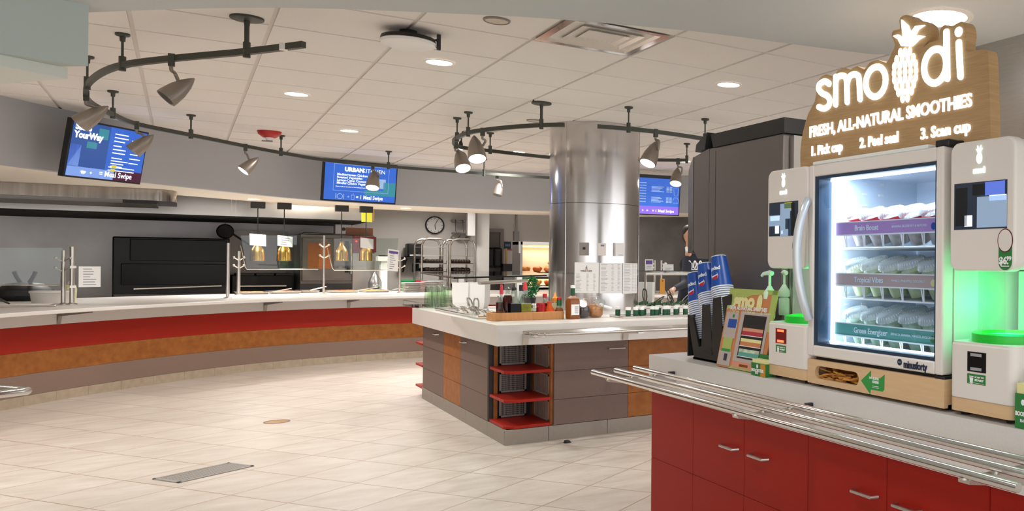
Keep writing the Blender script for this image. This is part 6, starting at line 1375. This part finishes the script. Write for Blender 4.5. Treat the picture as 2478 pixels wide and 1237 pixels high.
for k, (B0, T0) in enumerate(P0):
    ax = (T0-B0).normalized(); n = 19
    rot = Vector((0, 0, 1)).rotation_difference(ax).to_euler(); proto = None
    for j in range(n):
        loc = T0-ax*(.0108*j)
        if j == 0:
            o = thing('paper_cup', 'blue paper cup on top of the %s upside-down stack, swirl emblem showing' % LB[k], 'cup', loc); o.rotation_euler = rot; cup_mesh(o, r0, r1, hh)
            # upside-down lettering and swirl emblem on the side facing the aisle
            mi = wm(o).inverted(); view = Vector((-1, -.45, .0)).normalized()
            lv = (mi.to_3x3() @ view); an = math.atan2(lv.y, lv.x)
            def cyl_pt(da, z): 
                r_ = r0+(r1-r0)*(-z/hh)+.0012; return Vector((r_*math.cos(an+da), r_*math.sin(an+da), z)), Vector((-math.sin(an+da), math.cos(an+da), 0))
            for i, ch in enumerate('pepsi'):
                p_, tg = cyl_pt(.52-.26*i if 1 else 0, -.066); text('emblem_letter', ch, 'cup_white', .026, p_, -tg, Vector((0, 0, -1)), o, .0008, 'CENTER', .0006, world=False)
            p_, tg = cyl_pt(0, -.100); nrm = tg.cross(Vector((0, 0, 1)));
            fm_ = frame_m(p_+nrm*.0008, tg, Vector((0, 0, -1)))
            if (fm_.to_3x3() @ Vector((0, 0, 1))).dot(nrm) < 0: fm_ = frame_m(p_+nrm*.0008, -tg, Vector((0, 0, -1)))
            ci = [(.019*math.cos(a), .019*math.sin(a)) for a in [2*PI*i/24 for i in range(24)]]
            MB().prism(ci, -.0005, .0004).xf(fm_).build('emblem', 'cup_white', o, smooth=0)
            up_ = [(.0165*math.cos(a), .0165*math.sin(a)) for a in [PI*i/12+.2 for i in range(13)]]; lo_ = [(.0165*math.cos(a), .0165*math.sin(a)) for a in [PI+PI*i/12+.2 for i in range(13)]]
            MB().prism([(x, y+.003) for x, y in up_], .0004, .001).xf(fm_).build('emblem_red', 'cup_red', o, smooth=0); MB().prism([(x, y-.003) for x, y in lo_], .0004, .001).xf(fm_).build('emblem_blue', 'cup_blue', o, smooth=0)
        elif proto is None:
            proto = thing('paper_cup', 'paper cup nested in the %s upside-down stack, only its white rim showing' % LB[k], 'cup', loc, 0, 'nested cups in the %s stack' % LB[k]); proto.rotation_euler = rot
            MB().lathe([(r0+.02*(hh-.05)/hh*.78, -hh+.05), (r1, -hh)], n=24, caps=False).build('wall', 'cup_blue', proto); MB().lathe([(r1+.0005, -hh+.005), (r1+.0032, -hh+.003), (r1+.0032, -hh-.002), (r1, -hh-.003)], n=24, caps=False).build('rim', 'cup_white', proto)
        else: copy_tree(proto, None, loc)
# ------------------------------------------------------------------ printed poster board leaning on an easel
A = {'bl': Zp(1733, 893, CT), 'br': Zp(1846, 914, CT)}
xb = XM+.035
c0, c1, c2, c3 = Xp(1733, 893, XM+.012), Xp(1846, 913, XM+.012), Xp(1877, 703, XM+.075), Xp(1774, 699, XM+.075)
c0.z = c1.z = CT+.004
r_ = (c1-c0); u_ = ((c3-c0)+(c2-c1))/2; W = r_.length; Hh = (u_-r_.normalized()*u_.dot(r_.normalized())).length
t = thing('poster_board', 'leaning poster board printed with the smoothie machine, beside the black cup holder', 'poster', c0)
sk = u_.dot(r_.normalized())/Hh
ur = r_.normalized(); uu = (u_-ur*u_.dot(ur)).normalized(); fm = frame_m(Vector((0, 0, 0)), ur, uu)
# the printed board is a sheared picture board cut at a slant; its print follows the cut
def bd(x, y): return (x*W+sk*y*Hh, y*Hh)
def bpoly(nm, m, poly, z=.0012, par=t, dz=.0006): return MB().prism([bd(*p) for p in poly], z-dz, z).xf(fm).build(nm, m, par, smooth=0)
bo = bpoly('board', 'flyer_orange', [(0, 0), (1, 0), (1, 1), (0, 1)], 0, t, .005)
bpoly('green_top', 'flyer_green', [(0, .72), (.28, .86), (.5, .93), (1, .95), (1, 1), (0, 1)], .0012, bo); bpoly('green_floor', 'flyer_green', [(.25, 0), (1, 0), (1, .08), (.45, .08)], .0012, bo)
bpoly('green_side', 'flyer_green', [(.9, .5), (1, .5), (1, 1), (.9, 1)], .0012, bo)
def R4(x0, x1, y0, y1): return [(x0, y0), (x1, y0), (x1, y1), (x0, y1)]
bpoly('printed_station_head', 'flyer_grey', R4(.03, .30, .37, .70), .0018, bo); bpoly('printed_station_body', 'flyer_grey', R4(.02, .29, .02, .20), .0018, bo); bpoly('printed_chamber', 'flyer_green', R4(.06, .26, .20, .37), .0018, bo); bpoly('printed_ring', 'label_green2', R4(.06, .25, .195, .23), .0024, bo); bpoly('printed_screen', 'cup_blue', R4(.10, .28, .5, .61), .0024, bo); bpoly('printed_scanner', 'ink_dark', R4(.14, .21, .08, .17), .0024, bo); bpoly('printed_mark', 'label_green', R4(.17, .21, .63, .67), .0024, bo)
bpoly('printed_freezer', 'flyer_grey', R4(.34, .93, .08, .72), .0018, bo); bpoly('printed_plinth', 'flyer_pink', R4(.34, .93, .02, .10), .0020, bo); bpoly('printed_slot', 'amber', R4(.5, .68, .04, .07), .0026, bo); bpoly('printed_glass', 'black', R4(.42, .88, .14, .68), .0024, bo)
for k, (y, m) in enumerate(((.43, 'flyer_red'), (.30, 'flyer_orange'), (.17, 'strip_green'))):
    bpoly('printed_shelf', m, R4(.44, .86, y, y+.05), .003, bo); bpoly('printed_cups', ('flyer_pink', 'flyer_cream', 'fruit_green')[k], R4(.44, .86, y+.05, y+.09), .0028, bo); bpoly('printed_rail', 'paper', R4(.43, .87, y-.008, y), .0032, bo)
def btext(s, x, y, size, m, bold, width, nm): text(nm, s, m, size, (fm @ Vector((*bd(x, y), .002))), ur, uu, t, bold, 'LEFT', .0006, world=False, width=width)
btext('smo', .14, .845, .085, 'flyer_cream', .005, W*.45, 'poster_lettering'); MB().sphere((0, 0, 0), .028, 12, 8, (.8, 1.35, .06)).xf(fm @ Matrix.Translation((*bd(.68, .84), .002))).build('poster_pineapple', 'flyer_cream', bo); MB().prism([(bd(.66, .9)[0]-.008, bd(.66, .91)[1]), (bd(.66, .9)[0]+.008, bd(.66, .91)[1]), (bd(.66, .9)[0]+.006, bd(.66, .96)[1])], .0015, .0025).xf(fm).build('poster_leaf', 'flyer_pink', bo, smooth=0)
btext('FRESH, ALL-NATURAL SMOOTHIES', .06, .755, .024, 'paper', .0005, W*.8, 'poster_slogan'); [btext(q_, x_, .715, .016, 'flyer_cream', .0, W*.2, 'poster_step') for q_, x_ in (('1. Pick cup', .08), ('2. Peel seal', .42), ('3. Scan', .74))]
MB().tube([c0-c0+Vector((.03, .02, .01))+ur*W*.5, ur*W*.5+uu*Hh*.6, ], .004, 6).xf(Matrix.Translation((.006, .0, 0))).build('easel_leg', 'charcoal', t)
# booster boxes
def booster(px0, px1, py0, py1, x, lb, txt):
    a, b = Xp(px0, py0, x), Xp(px1, py1, x); w = a.y-b.y; hh = a.z-(CT+.001)
    t = thing('booster_box', lb, 'box', (x+.02, (a.y+b.y)/2, CT+.001), 0, 'green booster bar boxes')
    MB().box(-.02, .025, -w/2, w/2, 0, hh*.62).build('tray', 'label_green', t); MB().box(.02, .025, -w/2, w/2, hh*.62, hh).build('back_card', 'label_green', t)
    MB().box(-.0206, -.0196, -w/2, -w/2+w*.34, 0, hh*.6).build('orange_side', 'box_orange', t, smooth=0)
    MB().box(-.016, .018, -w/2+.004, w/2-.004, hh*.55, hh*.8).build('bars', 'flyer_cream', t)
    text('box_text', 'BOOSTER', 'paper', .017, (-.0215, w*.46, hh*.26), (0, -1, 0), (0, 0, 1), t, .0008, 'LEFT', .0004, world=False, width=w*.86); text('box_text', 'BAR', 'strip_text', .013, (-.0215, w*.2, hh*.14), (0, -1, 0), (0, 0, 1), t, .0003, 'LEFT', .0004, world=False)
    pineapple_small = MB().sphere((-.0215, w*.05, hh*.47), .007, 8, 6, (.1, 1, 1.3)).build('box_mark', 'strip_text', t)
booster(1818, 1852, 858, 912, XM-.02, 'small green booster bar box at the left blending station', 1)
booster(2457, 2500, 900, 1036, XM-.012, 'green booster bar box cut by the right edge of the frame', 1)
a = Xp(1832, 790, XM+.05)
t = thing('seasoning_tube', 'slim bottle with a wild green label behind the booster box', 'bottle', (XM+.045, a.y, CT)); MB().lathe([(.017, 0), (.018, .004), (.018, .1), (.008, .12)], n=14).build('tube', 'flyer_cream', t); MB().lathe([(.0184, .02), (.0184, .06)], n=14, caps=False).build('label', 'label_green', t); MB().lathe([(.009, .118), (.01, .122), (.01, .135), (.001, .136)], n=12).build('cap', 'black', t)
# ================================================================== PERSON behind the island
yp = 9.95
def PP(px, py, y): return Yp(px, py, y)
hd_ = PP(1674, 570, yp); 
t = thing('person', 'person in a navy sweatshirt with white print reaching into the salad tray', 'person', (hd_.x, yp, 0))
cxp = hd_.x
J = {}; E_ = []
def sk(o, name, verts, edges, m, sub=2):
    me = bpy.data.meshes.new(name); me.from_pydata([v[0] for v in verts], edges, []); ob = bpy.data.objects.new(name, me); col.objects.link(ob); ob.parent = o
    s = ob.modifiers.new('Skin', 'SKIN'); ss = ob.modifiers.new('Subdivision', 'SUBSURF'); ss.levels = sub; ss.render_levels = sub; s.use_smooth_shade = True
    for i, v in enumerate(verts):
        me.skin_vertices[0].data[i].radius = (v[1], v[1] if len(v) < 3 else v[2])
    me.skin_vertices[0].data[0].use_root = True; me.materials.append(M[m]); return ob
hand = PP(1618, 712, q.y if 0 else 8.95); O = Vector((cxp, yp, 0))
def L(v): return Vector(v)-O
el = PP(1657, 688, 9.55); sh = PP(1664, 628, yp-.02); wr = PP(1630, 700, 9.12)
body = [((0, .04, .95), .15, .11), ((0, .03, 1.1), .16, .11), ((0, .0, 1.3), .18, .12), ((0, 0, 1.45), .17, .11), ((0, 0, 1.53), .07, .07), ((0, -.02, 1.62), .055, .055),
        (tuple(L(sh)+Vector((0, 0, -.02))), .07), (tuple(L(el)), .055), (tuple(L(wr)), .036),
        ((.19, .0, 1.48), .07), ((.27, .0, 1.22), .05), ((.25, -.12, 1.02), .036),
        ((-.1, .05, .88), .1), ((-.1, .04, .5), .065), ((-.1, .06, .1), .045), ((-.1, -.06, .04), .04), ((.1, .05, .88), .1), ((.1, .04, .5), .065), ((.1, .06, .1), .045), ((.1, -.06, .04), .04)]
ed = [(0, 1), (1, 2), (2, 3), (3, 4), (4, 5), (3, 6), (6, 7), (7, 8), (3, 9), (9, 10), (10, 11), (0, 12), (12, 13), (13, 14), (14, 15), (0, 16), (16, 17), (17, 18), (18, 19)]
sk(t, 'body', body, ed, 'shirt')
h = L(hand); w_ = L(wr); d = (h-w_).normalized(); sd = d.cross(Vector((0, 0, 1))).normalized()
hv = [(tuple(w_-d*.04), .03), (tuple(w_+d*.03), .03, .02), (tuple(w_+d*.085+Vector((0, 0, .008))), .038, .018)]; he = [(0, 1), (1, 2)]
for k in range(4):
    b0 = w_+d*.1+sd*(-.03+.02*k); i = len(hv); hv += [(tuple(b0), .0105), (tuple(b0+d*(.032+.004*(k in (1, 2)))-Vector((0, 0, .014))), .0095), (tuple(b0+d*.048-Vector((0, 0, .042+.004*(k in (1, 2))))), .0085)]; he += [(2, i), (i, i+1), (i+1, i+2)]
i = len(hv); b0 = w_+d*.05+sd*.03; hv += [(tuple(b0), .012), (tuple(b0+d*.035+sd*.018-Vector((0, 0, .02))), .0105), (tuple(b0+d*.06+sd*.008-Vector((0, 0, .045))), .009)]; he += [(1, i), (i, i+1), (i+1, i+2)]
sk(t, 'right_hand', hv, he, 'skin', 1)
w2 = Vector((.25, -.12, 1.02)); sk(t, 'left_hand', [(tuple(w2), .03), (tuple(w2+Vector((0, -.06, -.03))), .032, .018), (tuple(w2+Vector((-.02, -.12, -.06))), .011), (tuple(w2+Vector((0, -.125, -.06))), .011), (tuple(w2+Vector((.02, -.12, -.06))), .011), (tuple(w2+Vector((-.045, -.07, -.03))), .012)], [(0, 1), (1, 2), (1, 3), (1, 4), (1, 5)], 'skin', 1)
hz_ = hd_.z
HO = Vector((-.035, 0, 0))
mb = MB().sphere((0, -.03, hz_), .1, 20, 14, (.82, .98, 1.2)).sphere((0, -.05, hz_-.075), .062, 14, 8, (1, .9, .9)).sphere((0, -.135, hz_-.015), .018, 8, 6, (.8, 1, 1.4)).sphere((-.083, -.02, hz_-.01), .022, 8, 6, (.4, .7, 1.2)).sphere((.083, -.02, hz_-.01), .022, 8, 6, (.4, .7, 1.2)).cyl((0, 0, 1.5), (0, -.015, hz_-.06), .055, .05, 14)
mb.xf(Matrix.Translation(HO)).build('head', 'skin', t)
MB().sphere((-.034, -.118, hz_+.01), .012, 8, 6).sphere((.034, -.118, hz_+.01), .012, 8, 6).xf(Matrix.Translation(HO)).build('eyes', 'ink_dark', t); MB().sphere((0, -.122, hz_-.055), .022, 8, 6, (1.1, .3, .3)).xf(Matrix.Translation(HO)).build('mouth', 'food_red', t)
MB().sphere((0, .012, hz_+.05), .108, 18, 12, (.86, .98, .85)).sphere((0, .04, hz_-.01), .1, 16, 10, (.84, .8, 1.0)).xf(Matrix.Translation(HO)).build('hair', 'hair', t)
MB().tube([(-.062, -.05, 1.545), (-.055, -.02, 1.60), (0, .05, 1.62), (.055, -.02, 1.60), (.062, -.05, 1.545)], .022, 8).xf(Matrix.Translation((-.03, 0, .01))).build('collar', 'paper', t)
pr = PP(1686, 642, yp-.12)-O
mb = MB()
for k in range(3): 
    c_ = Vector((pr.x-.1+k*.08, pr.y, pr.z)); mb.tube(crom([c_+Vector((-.03, 0, -.04)), c_+Vector((-.02, 0, .04)), c_+Vector((.0, 0, .05)), c_+Vector((.01, 0, .0)), c_+Vector((-.01, 0, -.045)), c_+Vector((.025, 0, -.05)), c_+Vector((.03, 0, .03))], 3), .0095, 6)
mb.tube([pr+Vector((-.14, 0, -.06)), pr+Vector((.12, 0, -.052))], .006, 6).build('shirt_print', 'cup_white', t)
# ================================================================== WORLD AND RENDER LOOK
w = bpy.data.worlds.new('world'); bpy.context.scene.world = w; w.use_nodes = True
w.node_tree.nodes['Background'].inputs[0].default_value = (.98, .985, 1, 1); w.node_tree.nodes['Background'].inputs[1].default_value = 2.0
sce = bpy.context.scene
sce.view_settings.view_transform = 'Standard'; sce.view_settings.look = 'None'; sce.view_settings.gamma = 1; sce.view_settings.use_curve_mapping = False
sce.view_settings.exposure = 0.14
sce.cycles.use_denoising = True; sce.cycles.max_bounces = 8; sce.cycles.transparent_max_bounces = 16; sce.cycles.sample_clamp_indirect = 6
